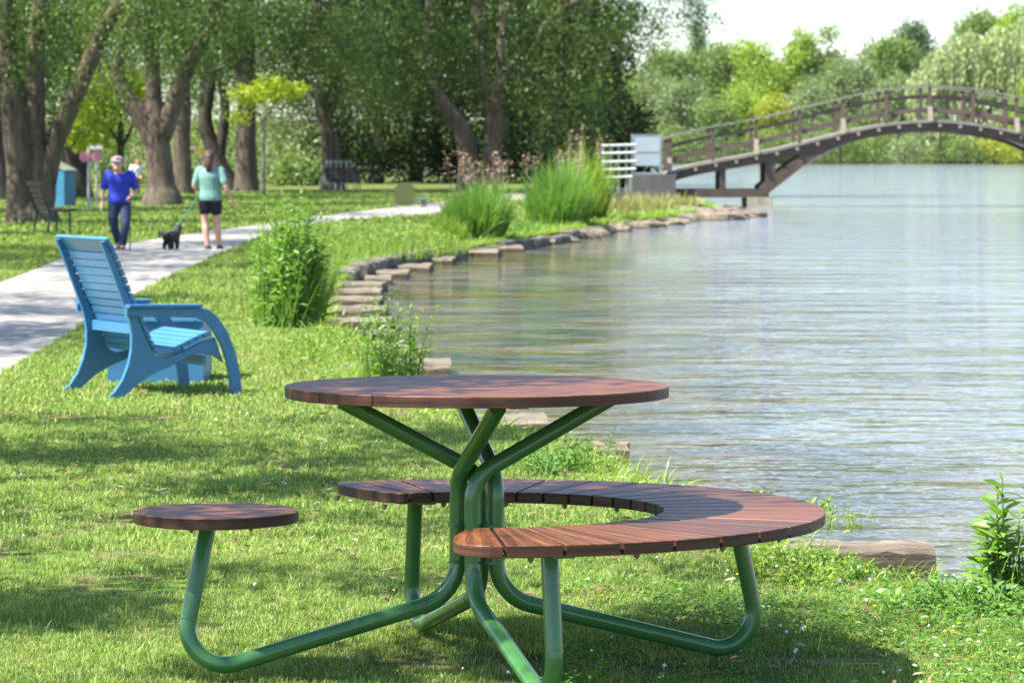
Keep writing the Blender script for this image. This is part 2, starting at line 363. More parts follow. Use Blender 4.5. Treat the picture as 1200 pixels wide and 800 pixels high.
def fillet(pts, rads, seg=10):
    pts = [Vector(p) for p in pts]; out = [pts[0]]
    for i in range(1, len(pts) - 1):
        a, b, c = pts[i - 1], pts[i], pts[i + 1]; u = (a - b).normalized(); v = (c - b).normalized()
        ang = u.angle(v); t = rads[i - 1] / math.tan(ang / 2); p, q = b + u * t, b + v * t
        bis = (u + v).normalized(); cen = b + bis * (rads[i - 1] / math.sin(ang / 2))
        a0, a1 = (p - cen).normalized(), (q - cen).normalized()
        for k in range(seg + 1):
            out.append(cen + a0.slerp(a1, k / seg) * rads[i - 1])
    out.append(pts[-1]); return out
def smooth_path(pts, n=6):
    """Catmull-Rom through points carrying any number of components"""
    P_ = [np.array(p, float) for p in pts]; P_ = [2 * P_[0] - P_[1]] + P_ + [2 * P_[-1] - P_[-2]]; out = []
    for i in range(1, len(P_) - 2):
        for k in range(n):
            t = k / n; p0, p1, p2, p3 = P_[i - 1:i + 3]
            out.append(.5 * ((2 * p1) + (-p0 + p2) * t + (2 * p0 - 5 * p1 + 4 * p2 - p3) * t * t + (-p0 + 3 * p1 - 3 * p2 + p3) * t ** 3))
    out.append(P_[-2]); return out
def vnoise(x, y, s, seed=0):
    """smooth 2D value noise in 0..1 on arrays"""
    g = np.random.default_rng(seed).random((64, 64)); u, v = x / s, y / s
    i, j = np.floor(u).astype(int), np.floor(v).astype(int); fu, fv = u - i, v - j
    fu, fv = fu * fu * (3 - 2 * fu), fv * fv * (3 - 2 * fv)
    a, b, c, d = g[i % 64, j % 64], g[(i + 1) % 64, j % 64], g[i % 64, (j + 1) % 64], g[(i + 1) % 64, (j + 1) % 64]
    return (a * (1 - fu) + b * fu) * (1 - fv) + (c * (1 - fu) + d * fu) * fv
def inside(px, py, poly):
    r = np.zeros(len(px), bool); n = len(poly)
    for i in range(n):
        x0, y0 = poly[i]; x1, y1 = poly[(i + 1) % n]
        if y0 == y1: continue
        c = ((y0 > py) != (y1 > py)) & (px < (x1 - x0) * (py - y0) / (y1 - y0) + x0); r ^= c
    return r
def unit(a): return a / np.maximum(np.linalg.norm(a, axis=1, keepdims=True), 1e-9)

def leaf_cloud(name, blobs, n, size, mat, seed, hang=0.0, aspect=.45, per=14, spread=.9, shell=2.6, parent=None, top_fade=None):
    """n leaf faces in clumps through the volume of ellipsoid blobs [(cx,cy,cz, rx,ry,rz)]"""
    g = np.random.default_rng(seed); B = np.array(blobs, float)
    vol = B[:, 3] * B[:, 4] * B[:, 5]; vol = vol ** .8; pr = vol / vol.sum(); nc = max(1, n // per)
    bi = g.choice(len(B), nc, p=pr); d = unit(g.normal(size=(nc, 3))); rr = g.random(nc) ** (1 / shell)
    cc = B[bi, :3] + d * rr[:, None] * B[bi, 3:6]
    k = np.repeat(np.arange(nc), per); cl = cc[k]; m_ = len(k)
    off = g.normal(size=(m_, 3)) * spread * size * 2.2
    if hang: off[:, 2] = -np.abs(off[:, 2]) * (1 + hang * 5); off[:, :2] *= (1 - .55 * min(1, hang))
    base = cl + off; ax = unit(g.normal(size=(m_, 3)) + np.array([0, 0, -hang * 2.0])); sd = unit(np.cross(ax, g.normal(size=(m_, 3))))
    L = size * g.uniform(.65, 1.35, m_)[:, None]; W = L * aspect
    v0 = base; v1 = base + ax * L * .45 + sd * W * .5; v2 = base + ax * L; v3 = base + ax * L * .45 - sd * W * .5
    V = np.stack([v0, v1, v2, v3], 1).reshape(-1, 3); Fc = np.arange(m_ * 4).reshape(-1, 4)
    return link_mesh(name, fast_mesh(name, V, [Fc], mat), parent)
def trunk(name, paths, mat, parent, seed=1, n=14):
    g = random.Random(seed); mb = MB()
    for p in paths:
        q = smooth_path(p, 5)
        mb.tube([x[:3] for x in q], [x[3] for x in q], n=n, rough=.03, rg=g)
    return mb.build(name, mat, parent, smooth=True)

# ------------------------------------------------------------------ setting: land, water, path
WZ = -.16
shore_px = [(1600, 770), (1330, 700), (1190, 690), (1090, 688), (1010, 674), (930, 650), (850, 605), (740, 560), (680, 532), (600, 503), (500, 478), (450, 455), (420, 437), (390, 405),
            (372, 370), (374, 345), (395, 322), (430, 309), (470, 300), (560, 286), (660, 269), (700, 262), (745, 257), (800, 250), (835, 245)]
shore = [(G(x, y).x, G(x, y).y) for x, y in shore_px]
shore = [(3.2, 8.2), (9, 6.0), (30, 2)][::-1] + shore[1:]
shore += [(5.4, 106), (4.2, 113), (3.0, 124), (4.0, 150), (2, 190), (-4, 240), (-12, 330), (-30, 420)]
sh = [tuple(p[:2]) for p in smooth_path([(*p, 0) for p in shore], 4)]
land = sh + [(-420, 420), (-420, -60), (30, -60)]
me = bpy.data.meshes.new('lawn'); bm = bmesh.new()
vs = [bm.verts.new((x, y, 0)) for x, y in land]; f = bm.faces.new(vs); bmesh.ops.triangulate(bm, faces=[f])
lo = [bm.verts.new((x + .10, y - .02, -.75)) for x, y in sh]
for i in range(len(sh) - 1):
    ff = bm.faces.new((vs[i], lo[i], lo[i + 1], vs[i + 1])); ff.material_index = 1
bmesh.ops.recalc_face_normals(bm, faces=bm.faces)
bm.to_mesh(me); bm.free(); me.materials.append(M['lawn']); me.materials.append(M['soil'])
tag(link_mesh('lawn_ground', me), kind='structure')
tag(MB().add([(-2500, -80, WZ), (2500, -80, WZ), (2500, 3600, WZ), (-2500, 3600, WZ)], [(0, 1, 2, 3)]).build('lake_water', M['water']), kind='structure')
# far shore terrain
mb = MB(); xs = np.linspace(-900, 900, 61); rows = [(604, -.5), (609, .2), (640, 1.5), (700, 6), (800, 10), (1500, 12), (3300, 12)]
g = random.Random(3)
vsr = [(x * (1 + .3 * (D > 1000)), D + 6 * math.sin(x * .021) + 4 * math.sin(x * .06 + 1), z) for D, z in rows for x in xs]
mb.add(vsr, [(r * 61 + i, r * 61 + i + 1, (r + 1) * 61 + i + 1, (r + 1) * 61 + i) for r in range(len(rows) - 1) for i in range(60)])
tag(mb.build('far_hills', M['lawn'], smooth=True), kind='structure')

right_px = [(-200, 560), (0, 440), (60, 404), (110, 373), (160, 344), (210, 319), (255, 299), (300, 281), (345, 269), (400, 260), (500, 252), (545, 245), (620, 234), (700, 227)]
left_px = [(-260, 405), (0, 331), (90, 297), (160, 284), (230, 273), (300, 264), (350, 256), (400, 250), (515, 237), (600, 227), (660, 222)]
pr_ = [tuple(G(*p)[:2]) for p in right_px]; pl_ = [tuple(G(*p)[:2]) for p in left_px]
pr_ = [tuple(p[:2]) for p in smooth_path([(*p, 0) for p in pr_], 4)]; pl_ = [tuple(p[:2]) for p in smooth_path([(*p, 0) for p in pl_], 4)]
path_poly = pr_ + pl_[::-1]
me = bpy.data.meshes.new('footpath'); bm = bmesh.new()
f = bm.faces.new([bm.verts.new((x, y, .004)) for x, y in path_poly]); bmesh.ops.triangulate(bm, faces=[f]); bm.normal_update()
for f in bm.faces:
    if f.normal.z < 0: f.normal_flip()
bm.to_mesh(me); bm.free(); me.materials.append(M['path']); tag(link_mesh('footpath', me), kind='structure')

# ------------------------------------------------------------------ grass blades
land_np = sh + [(-420, 420), (-420, -60), (30, -60)]
def grass_band(name, y0, y1, dens, h, wd, mat, seed, marg=1.0, xmin_px=-120):
    g = np.random.default_rng(seed)
    x_lo, x_hi = (xmin_px - 600) * y1 / F - marg, min((1320 - 600) * y1 / F + marg, 60)
    n = int((x_hi - x_lo) * (y1 - y0) * dens)
    x = g.uniform(x_lo, x_hi, n); y = g.uniform(y0, y1, n)
    px = x / y * F + 600; k = (px > xmin_px) & (px < 1330); x, y = x[k], y[k]
    k = inside(x, y, land_np) & ~inside(x, y, path_poly); x, y = x[k], y[k]; n = len(x)
    cl = vnoise(x, y, .35, 1) * .6 + vnoise(x, y, .11, 2) * .4; big = vnoise(x, y, 1.7, 3)
    bare = np.clip((vnoise(x + 31, y + 17, .8, 31) * .65 + vnoise(x, y, .25, 32) * .35 - .22) * 6, .12, 1); k = g.random(n) < (.45 + .8 * cl) * bare; x, y, cl, big = x[k], y[k], cl[k], big[k]; n = len(x)
    tuft = np.clip((vnoise(x, y, .23, 8) - .72) * 4, 0, 1.3); H = h * (.40 + .75 * cl + .3 * big + tuft) * g.uniform(.5, 1.35, n); W = wd * g.uniform(.7, 1.3, n)
    an = g.uniform(0, 2 * np.pi, n); lean = g.uniform(.2, 1.5, n); tw = an + g.normal(0, .5, n)
    d = np.stack([np.cos(an), np.sin(an), np.zeros(n)], 1); s_ = np.stack([-np.sin(tw), np.cos(tw), np.zeros(n)], 1) * W[:, None] * .5
    b = np.stack([x, y, np.full(n, -.003)], 1); up = np.zeros((n, 3)); up[:, 2] = 1
    mid = b + up * H[:, None] * .55 + d * (H * lean * .22)[:, None]; tip = b + up * (H * (1 - .38 * np.minimum(lean, 1.4)))[:, None] + d * (H * lean * .8)[:, None]
    V = np.stack([b - s_, b + s_, mid + s_ * .8, mid - s_ * .8, tip], 1).reshape(-1, 3); o = (np.arange(n) * 5)[:, None]
    me = fast_mesh(name, V, [o + np.array([0, 1, 2, 3]), o + np.array([3, 2, 4])], mat)
    return tag(link_mesh(name, me), 'short mown grass dappled with sun on the lake bank', 'grass', kind='stuff')
grass_band('lawn_grass', 7.6, 12.0, 19000, .026, .0030, M['grass'], 11, .6)
grass_band('lawn_grass', 12.0, 18.0, 7500, .031, .0048, M['grass'], 12)
grass_band('lawn_grass', 18.0, 30.0, 2500, .042, .0085, M['grass'], 13)
grass_band('lawn_grass', 30.0, 55.0, 700, .050, .017, M['grass_far'], 14)
grass_band('lawn_grass', 55.0, 135.0, 110, .085, .045, M['grass_far'], 15, 2)

# ------------------------------------------------------------------ the picnic table
TC = Vector((-.10, 9.25, 0)); ROT = R(15)
SZ, TZ, TH = .472, .824, .031
SLOPE = -.75
table = thing('picnic_table', 'round dark wood picnic table on bent green steel tubes with curved bench and stool', 'picnic table', TC, ROT)
table.rotation_mode = 'QUATERNION'; table.rotation_quaternion = (Matrix.Rotation(R(SLOPE), 3, 'X') @ Matrix.Rotation(ROT, 3, 'Z')).to_quaternion()   # the lawn falls slightly towards the lake
def ring_bolts(pts, r=.008):
    for p in pts:
        mb = MB(); mb.tube([Vector(p), Vector(p) + Vector((0, 0, -.010))], r, 10); mb.tube([Vector(p) + Vector((0, 0, -.0095)), Vector(p) + Vector((0, 0, -.015))], r * .55, 8); mb.build('bolt', M['steel'], table)
def disc_planks(Rd, seams, th, gap, segs=30):
    mb = MB(); ed = [-Rd] + list(seams) + [Rd]
    for i in range(len(ed) - 1):
        y0, y1 = ed[i] + (gap / 2 if i else 0), ed[i + 1] - (gap / 2 if i < len(ed) - 2 else 0)
        a0, a1 = math.asin(max(-1, y0 / Rd)), math.asin(min(1, y1 / Rd)); n = max(8, int(segs * (a1 - a0) / .5))
        right = [(Rd * math.cos(a0 + (a1 - a0) * k / n), Rd * math.sin(a0 + (a1 - a0) * k / n)) for k in range(n + 1)]
        left = [(-x, y) for x, y in right[::-1]]
        poly = right + left; out = []
        for p in poly:
            if not out or (abs(p[0] - out[-1][0]) + abs(p[1] - out[-1][1])) > 1e-4: out.append(p)
        if (abs(out[0][0] - out[-1][0]) + abs(out[0][1] - out[-1][1])) < 1e-4: out.pop()
        mb.prism(out, -th, 0, .002)
    return mb
uvx = lambda co: (co.x, co.y + co.z * .12)
RT = .548
o = disc_planks(RT, [-.384, -.217, -.05, .117, .284, .45], TH, .0042).build('tabletop', M['deck_wood'], table, loc=(0, 0, TZ), uvf=uvx)
# stool
SA = R(169); SR = .742
so = disc_planks(.234, [-.078, .078], TH, .0022).build('stool_seat', M['deck_wood'], table, loc=(SR * math.cos(SA), SR * math.sin(SA), SZ), uvf=uvx)
# bench
RO, RI = .990, .533; A0, A1 = -93.5 - 15, 119.5 - 15   # degrees, local
seams = [A0 + 8.2 + 9.06 * k for k in range(23)]; seams[-1] -= 1.2
mb = MB()
def wedge(a, b):
    n = 8; g_ = .0052
    o_ = [(RO, a + (b - a) * k / n) for k in range(n + 1)]; i_ = [(RI, b + (a - b) * k / n) for k in range(n + 1)]
    pl = []
    for r, t in o_ + i_:
        sgn = 0
        if abs(t - a) < 1e-6: sgn = 1
        if abs(t - b) < 1e-6: sgn = -1
        t2 = R(t) + sgn * g_ / r; pl.append((r * math.cos(t2), r * math.sin(t2)))
    return pl
for a, b in zip(seams[:-1], seams[1:]): mb.prism(wedge(a, b), -TH, 0, .002)
def end_piece(seam, tip):
    rm, hw = (RO + RI) / 2, (RO - RI) / 2; pl = []; dr = R(tip - seam) * rm
    for k in range(25):
        t = -math.pi / 2 + math.pi * k / 24
        c_, s_ = abs(math.cos(t)) ** .72, math.copysign(abs(math.sin(t)) ** .85, math.sin(t))
        r = rm - hw * s_; an = R(seam) + (math.copysign(.0052, dr) / r) + (dr * c_) / rm
        pl.append((r * math.cos(an), r * math.sin(an)))
    if tip > seam: pl = pl[::-1]
    area = sum(pl[i][0] * pl[(i + 1) % len(pl)][1] - pl[(i + 1) % len(pl)][0] * pl[i][1] for i in range(len(pl)))
    return pl if area > 0 else pl[::-1]
mb.prism(end_piece(seams[0], A0), -TH, 0, .002); mb.prism(end_piece(seams[-1], A1), -TH, 0, .002)
bench = mb.build('bench_seat', M['deck_wood'], table, loc=(0, 0, SZ), uvf=lambda co: (math.hypot(co.x, co.y), math.atan2(co.y, co.x) * .76 + co.z * .3))
# flat green arcs under the bench, round plates under top and stool
def arc_band(mb, r0, r1, a0, a1, z0, z1, n=60):
    pl = [(r1 * math.cos(R(a0 + (a1 - a0) * k / n)), r1 * math.sin(R(a0 + (a1 - a0) * k / n))) for k in range(n + 1)]
    pl += [(r0 * math.cos(R(a1 + (a0 - a1) * k / n)), r0 * math.sin(R(a1 + (a0 - a1) * k / n))) for k in range(n + 1)]
    mb.prism(pl, z0, z1)
mb = MB(); arc_band(mb, .575, .615, A0 + 5, A1 - 5, SZ - TH - .006, SZ - TH - .0005); arc_band(mb, .905, .945, A0 + 6, A1 - 6, SZ - TH - .006, SZ - TH - .0005)
for fa in (-90, 0, 90):
    mb.bar(Vector((.60 * math.cos(R(fa)), .60 * math.sin(R(fa)), SZ - TH - .0095)), Vector((.92 * math.cos(R(fa)), .92 * math.sin(R(fa)), SZ - TH - .0095)), .05, .006)
mb.build('bench_support', M['green'], table)
mb = MB()
circ = lambda r, cx=0, cy=0, n=48: [(cx + r * math.cos(2 * math.pi * k / n), cy + r * math.sin(2 * math.pi * k / n)) for k in range(n)]
mb.prism(circ(.19, SR * math.cos(SA), SR * math.sin(SA)), SZ - TH - .006, SZ - TH - .0005); mb.build('stool_plate', M['green'], table)
mb = MB()
for k in range(4): 
    a = R(90 * k); mb.bar(Vector((.05 * math.cos(a), .05 * math.sin(a), TZ - TH - .004 - .0002 * k)), Vector((.47 * math.cos(a), .47 * math.sin(a), TZ - TH - .004 - .0002 * k)), .05, .006)
mb.build('table_support', M['green'], table)
pts = []
for k in range(0, 23):
    a = R(A0 + 8.2 + 9.06 * k + 4.5)
    if k % 2 == 0: pts += [(.595 * math.cos(a), .595 * math.sin(a), SZ - TH - .006), (.925 * math.cos(a), .925 * math.sin(a), SZ - TH - .006)]
a = R(A0 + 7); pts += [(.60 * math.cos(a), .60 * math.sin(a), SZ - TH - .004), (.9 * math.cos(a), .9 * math.sin(a), SZ - TH - .004)]
ring_bolts(pts)
ring_bolts([(SR * math.cos(SA) + .12 * math.cos(R(t)), SR * math.sin(SA) + .12 * math.sin(R(t)), SZ - TH - .006) for t in (45, 135, 225, 315)])
TRD = .0238
for k, fa in enumerate((180, -90, 0, 90)):
    va = R(fa - 27); rv = .056; e = Vector((math.cos(R(fa)), math.sin(R(fa)), 0)); u = Vector((math.cos(R(fa + 90)), math.sin(R(fa + 90)), 0))
    v0 = Vector((rv * math.cos(va), rv * math.sin(va), 0)); top = SZ - TH - .012
    lat = v0 - e * v0.dot(e)
    foot = lat * .25 + e * .865; seat_pt = lat * .1 + e * .775
    if fa == 180: e = Vector((math.cos(SA), math.sin(SA), 0)); seat_pt = e * .765
    lat_t = v0 - u * v0.dot(u)
    pts = [lat_t * .8 + u * .385 + Vector((0, 0, TZ - TH - .010)), v0 + Vector((0, 0, .565)), v0 + Vector((0, 0, .225)), foot + Vector((0, 0, .012)), seat_pt + Vector((0, 0, top))]
    leg = MB().tube(fillet(pts, [.11, .135, .105], 12), TRD, 20).build('leg', M['green'], table, smooth=True, auto=40)
    fp = fillet(pts, [.11, .135, .105], 12)
    for ix in (14, 26, 39):
        d_ = (fp[min(ix + 1, len(fp) - 1)] - fp[ix - 1]).normalized(); MB().tube([fp[ix] - d_ * .002, fp[ix] + d_ * .002], TRD + .0012, 20).build('weld_seam', M['green'], leg, smooth=True, auto=40)
for z in (.325, .428):
    mb = MB()
    for k in range(4):
        a = R(45 + 90 * k - 27); c0 = Vector((0, 0, z)); tipp = c0 + Vector((.088 * math.cos(a), .088 * math.sin(a), 0))
        mb.bar(c0 + (tipp - c0) * .1, tipp, .028, .006 + .0004 * k)
    mb.build('bracket', M['green'], table)
for z in (.355, .398):
    for k in range(4):
        a = R(45 + 90 * k - 27); d = Vector((math.cos(a), math.sin(a), 0)); MB().tube([d * .055 + Vector((0, 0, z)), d * .075 + Vector((0, 0, z))], .0085, 8).build('bracket_bolt', M['green'], table)

for o_ in table.children:                       # side faces: end grain, darkened further to put rim shade into the colour
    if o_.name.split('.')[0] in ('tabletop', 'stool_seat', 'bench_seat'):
        o_.data.materials.append(M['shaded_end_grain'])
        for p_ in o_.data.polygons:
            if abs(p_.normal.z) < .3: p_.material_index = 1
# ------------------------------------------------------------------ blue lounge chair, side table
ch = thing('lounge_chair', 'tall-backed sky blue slatted lounge chair with curved arms standing on the lawn', 'chair', (0, 0, 0))
near0 = G(127, 468); fw = Vector((.865, .50, 0)).normalized(); lf = Vector((-fw.y, fw.x, 0))
def cpt(zx, zy):            # spot in the enlarged crop of the chair's near side -> (forward, up) in metres
    px, py = 40 + zx / 3.478, 260 + zy / 3.478
    s = 0.4
    for _ in range(8):
        D = near0.y + fw.y * s; X = (px - 600) * D / F; s = (X - near0.x) / fw.x
    return (s, max(0.0, EYE - (py - HY) * D / F))
ch.location = near0; ch.rotation_euler.z = math.atan2(fw.y, fw.x)
CW = .74
def side_frame(y0):         # local: x forward, y left, z up; outline in (x,z), thickness along y
    return lambda p: Vector((p.x, y0 + p.z, p.y))
def ccw(pl):
    a = sum(pl[i][0] * pl[(i + 1) % len(pl)][1] - pl[(i + 1) % len(pl)][0] * pl[i][1] for i in range(len(pl))); return pl if a > 0 else pl[::-1]
panel_z = [(290, 728), (330, 690), (362, 640), (385, 580), (397, 520), (398, 460), (390, 410), (378, 365), (350, 290), (310, 180), (272, 82),
           (300, 78), (330, 160), (370, 262), (408, 350), (425, 392), (450, 455), (475, 510), (497, 545), (525, 556), (560, 548), (620, 522), (680, 490), (738, 470),
           (772, 572), (735, 545), (690, 536), (645, 542), (600, 566), (555, 588), (500, 612), (440, 648), (390, 692), (350, 728)]
panel = ccw([cpt(*p) for p in panel_z])
arm_z = [(368, 352), (440, 350), (560, 350), (660, 348), (705, 356), (745, 392), (782, 450), (812, 530), (830, 610), (840, 706), (796, 706), (790, 640), (775, 560), (752, 495), (722, 440), (690, 405), (650, 388), (560, 384), (440, 384), (368, 384)]
arm = ccw([cpt(*p) for p in arm_z])
for y0 in (0.0, CW - .03):
    MB().prism(panel, 0, .03, .003, frame=side_frame(y0)).build('side_panel', M['blue'], ch)
    ya = y0 - .034 if y0 == 0 else y0 + .034
    MB().prism(arm, 0, .03, .003, frame=side_frame(ya)).build('arm', M['blue'], ch)
    a0, a1 = cpt(372, 350), cpt(670, 348)
    MB().prism(ccw([(a0[0], a0[1] + .001), (a1[0], a1[1] + .001), (a1[0], a1[1] + .022), (a0[0], a0[1] + .022)]), -.03, .075, .003, frame=side_frame(ya)).build('armrest', M['blue'], ch)
prof = [np.array(cpt(*p)) for p in [(284, 74), (318, 130), (352, 212), (386, 300), (418, 372), (446, 440), (474, 502), (500, 534), (530, 540), (562, 532), (620, 507), (680, 478), (735, 456)]]
dense = smooth_path(prof, 12); seg = [0]
for a, b in zip(dense[:-1], dense[1:]): seg.append(seg[-1] + float(np.linalg.norm(b - a)))
def at_len(s):
    s = min(max(s, 0), seg[-1]); i = min(int(np.searchsorted(seg, s)), len(dense) - 1); i = max(i, 1); t = (s - seg[i - 1]) / (seg[i] - seg[i - 1] + 1e-9)
    return dense[i - 1] * (1 - t) + dense[i] * t, (dense[i] - dense[i - 1]) / (np.linalg.norm(dense[i] - dense[i - 1]) + 1e-9)
def slat(mb, s, wd, ex=.0):
    p, t = at_len(s); nrm = np.array([-t[1], t[0]]); nrm = nrm if nrm[1] > 0 or nrm[0] > 0 else -nrm
    if nrm[0] < 0 and t[1] < -.3: nrm = -nrm
    a = p - t * wd / 2; b = p + t * wd / 2
    poly = ccw([tuple(a + nrm * .002), tuple(b + nrm * .002), tuple(b + nrm * .024), tuple(a + nrm * .024)])
    mb.prism(poly, -.012 - ex, CW + .012 + ex, .003, frame=lambda q: Vector((q.x, q.z, q.y)))
mb = MB(); slat(mb, .045, .10, .012); s = .125
back_end = seg[-1] * .60
while s < back_end: slat(mb, s, .041); s += .0535
mb.build('backrest', M['blue_slat'], ch)
mb = MB()
while s < seg[-1] - .01: slat(mb, s, .048); s += .0535
mb.build('seat', M['blue_slat'], ch)
mb = MB(); q = cpt(700, 565); mb.box((q[0], CW / 2, q[1]), (.025, CW - .062, .06)); q = cpt(395, 440); mb.box((q[0] + .05, CW / 2, q[1]), (.022, CW - .062, .06)); mb.build('stretcher', M['blue'], ch)

bx0 = G(182, 449); sc_ = F / bx0.y
st = thing('planter_box', 'low sky blue square planter box filled with mulch on the grass behind the lounge chair', 'planter', (bx0.x, bx0.y + .31, 0), R(0))
Wd = 112 / sc_; Hh = .40; t_ = .025
mb = MB()
for sx in (-1, 1): mb.box((sx * (Wd / 2 - t_ / 2), 0, Hh / 2), (t_, Wd, Hh))
for sy in (-1, 1): mb.box((0, sy * (Wd / 2 - t_ / 2), Hh / 2), (Wd - 2 * t_, t_, Hh - .004))
mb.build('wall', M['blue'], st)
mb = MB()
for sx in (-1, 1): mb.box((sx * (Wd / 2 - .02), 0, Hh + .012), (.07, Wd + .02, .02))
for sy in (-1, 1): mb.box((0, sy * (Wd / 2 - .02), Hh + .0115), (Wd - .11, .07, .019))
mb.build('rim', M['blue_slat'], st)
MB().box((0, 0, Hh - .06), (Wd - .052, Wd - .052, .02)).build('mulch', M['mulch'], st)

# ------------------------------------------------------------------ timber groynes in the shallows, edging wall, rocks
gro = [  # px left, px right, row of the top's near edge, depth along the view
    (985, 1098, 639, .17, 'short weathered square timber end jutting past the tall leafy stalk into the lake'),
    (672, 736, 521, .22, 'dark mossy timber end seen between table rim and curved bench'),
    (560, 640, 492, .5, 'bleached timber seen just under the far rim of the round tabletop'),
    (484, 526, 427, .8, 'pale stub of timber beside the willowherb clump, just above the tabletop'),
    (470, 497, 408, .6, 'small wet timber stub half hidden by the willowherb clump'),
    (392, 460, 404, .5, 'timber at water level nearest the tall leafy clump behind the willowherb'),
    (384, 462, 389, .5, 'eighth timber step down from the grey edging beam'),
    (380, 458, 374, .5, 'seventh timber step down from the grey edging beam'),
    (376, 452, 360, .55, 'sixth timber step down from the grey edging beam'),
    (372, 446, 349, .55, 'fifth timber step down from the grey edging beam'),
    (378, 446, 340, .6, 'fourth timber step down from the grey edging beam'),
    (384, 450, 332, .7, 'third timber step down from the grey edging beam'),
    (394, 458, 325, .8, 'second timber step down from the grey edging beam'),
    (410, 478, 318, .9, 'first timber step below the near end of the grey edging beam'),
    (443, 505, 311, 1.0, 'timber lying under the middle of the grey edging beam'),
    (480, 532, 303, 1.2, 'timber lying under the far end of the grey edging beam'),
    (535, 585, 294, 1.3, 'pale timber in the water before the nearer reed bed'),
    (583, 612, 289, 1.2, 'dark short timber under the nearer reed bed'),
    (616, 650, 281, 1.6, 'bright flat timber in the water between the two reed beds'),
    (652, 690, 271, 1.6, 'flat timber in the water under the farther reed bed')]
for i, (x0, x1, y, dep, lab) in enumerate(gro):
    g = random.Random(50 + i); zt = WZ + (.10 if i else .13)
    D = GD(y, zt); a = (x0 - 600) * D / F; b = (x1 - 600) * D / F; L0 = b - a; ext = min(1.2, .35 + L0 * .5); cx = (a - ext + b) / 2; L = L0 + ext
    n = 14; mb = MB(); rings = []; hh = .32
    for k in range(n + 1):
        x = -L / 2 + L * k / n; wob = lambda s_: g.uniform(-s_, s_)
        prof_ = [(-dep / 2, -hh), (-dep / 2 + wob(.01), -.03 + wob(.012)), (-dep / 2 + .03, wob(.006)), (0, wob(.012)), (dep / 2 - .03, wob(.01)), (dep / 2, -.03), (dep / 2, -hh)]
        rings.append([(x + (wob(.012) if k in (0, n) else 0), p[0] + wob(.006), p[1]) for p in prof_])
    m_ = len(rings[0]); vs = [v for r in rings for v in r]
    fs = [(k * m_ + j, k * m_ + j + 1, (k + 1) * m_ + j + 1, (k + 1) * m_ + j) for k in range(n) for j in range(m_ - 1)]
    fs += [tuple(range(m_)), tuple(n * m_ + j for j in range(m_))[::-1]]
    mb.add(vs, fs); o = mb.build('shore_timber', M['timber'], smooth=True, auto=30); o.location = (cx, D + dep / 2, zt); o.rotation_euler.z = g.uniform(-.05, .05) + (.05 if i == 0 else 0)
    tag(o, lab, 'timber', 'weathered timbers laid in the shallows')
edg = [(372, 362), (376, 345), (398, 324), (430, 311), (470, 302), (540, 291)]
def beam_line(pts, lab, grp, wd=.26, top=.05, lo=-.5, step=2.4, seed=1):
    q = [Vector(G(*p)) for p in pts]; g = random.Random(seed)
    for a, b in zip(q[:-1], q[1:]):
        n = max(1, round((b - a).length / step)); u = (b - a).normalized(); nv = Vector((-u.y, u.x, 0))
        for k in range(n):
            c0 = a + (b - a) * (k / n) + u * .02 + nv * g.uniform(-.05, .05); c1 = a + (b - a) * ((k + 1) / n) - u * .02 + nv * g.uniform(-.05, .05)
            zt = top + g.uniform(-.05, .03); L = (c1 - c0).length; m_ = 8; mb = MB(); rings = []
            for i in range(m_ + 1):
                x = -L / 2 + L * i / m_; rings.append([(x, -wd / 2 + g.uniform(-.012, .012), lo - zt), (x, -wd / 2 + g.uniform(-.012, .012), -.03), (x, -wd / 2 + .03, g.uniform(-.012, .008)), (x, wd / 2 - .03, g.uniform(-.012, .008)), (x, wd / 2, -.03), (x, wd / 2, lo - zt)])
            vs = [v for r_ in rings for v in r_]; fs = [(i * 6 + j, i * 6 + j + 1, i * 6 + 7 + j, i * 6 + 6 + j) for i in range(m_) for j in range(5)] + [tuple(range(6)), tuple(m_ * 6 + j for j in range(6))[::-1]]
            mb.add(vs, fs); o = mb.build('edging_timber', M['edge_timber'], smooth=True, auto=35); d_ = c1 - c0
            o.location = ((c0.x + c1.x) / 2, (c0.y + c1.y) / 2, zt); o.rotation_euler.z = math.atan2(d_.y, d_.x); tag(o, lab, 'timber edging', grp)
beam_line([(398, 324), (430, 311), (470, 302), (540, 291)], 'grey-brown edging timber along the bank behind the tall leafy clump', 'edging timbers behind the tall leafy clump')
beam_line([(550, 288), (620, 280), (660, 273), (700, 265)], 'dark edging timber under the two reed beds', 'edging timbers under the two reed beds', top=.0, seed=2)
beam_line([(380, 398), (402, 425), (424, 447)], 'pale timber edging flush with the lawn beside the willowherb clump', 'pale timbers flush with the lawn', wd=.16, top=.03, seed=3)
rock_spots = [(712, 258, .28), (732, 260, .22), (750, 257, .3), (772, 256, .25), (790, 254, .3), (836, 245, .45), (846, 249, .4), (798, 248, .4), (755, 252, .35), (775, 249, .4), (664, 272, .22), (705, 262, .3), (722, 259, .35), (741, 257, .3), (762, 254, .3), (782, 252, .4), (803, 250, .45), (818, 247, .6), (828, 247, .5), (838, 249, .5), (848, 246, .6), (858, 248, .5), (866, 246, .5), (812, 244, .5), (695, 266, .3), (686, 268, .3)]
for i, (x, y, r) in enumerate(rock_spots):
    g = random.Random(i); p = G(x, y + 1.5, 0); mb = MB(); mb.ball((0, 0, 0), (r * g.uniform(.7, 1.5), r * .8, r * g.uniform(.3, .5)), 12, jit=.2, rg=g)
    o = mb.build('shore_rock', M['rock']); o.location = (p.x, p.y + .1, -.14); tag(o, 'pale rough boulder on the shore by the bridge foot', 'rock', 'boulders on the shore by the bridge foot')

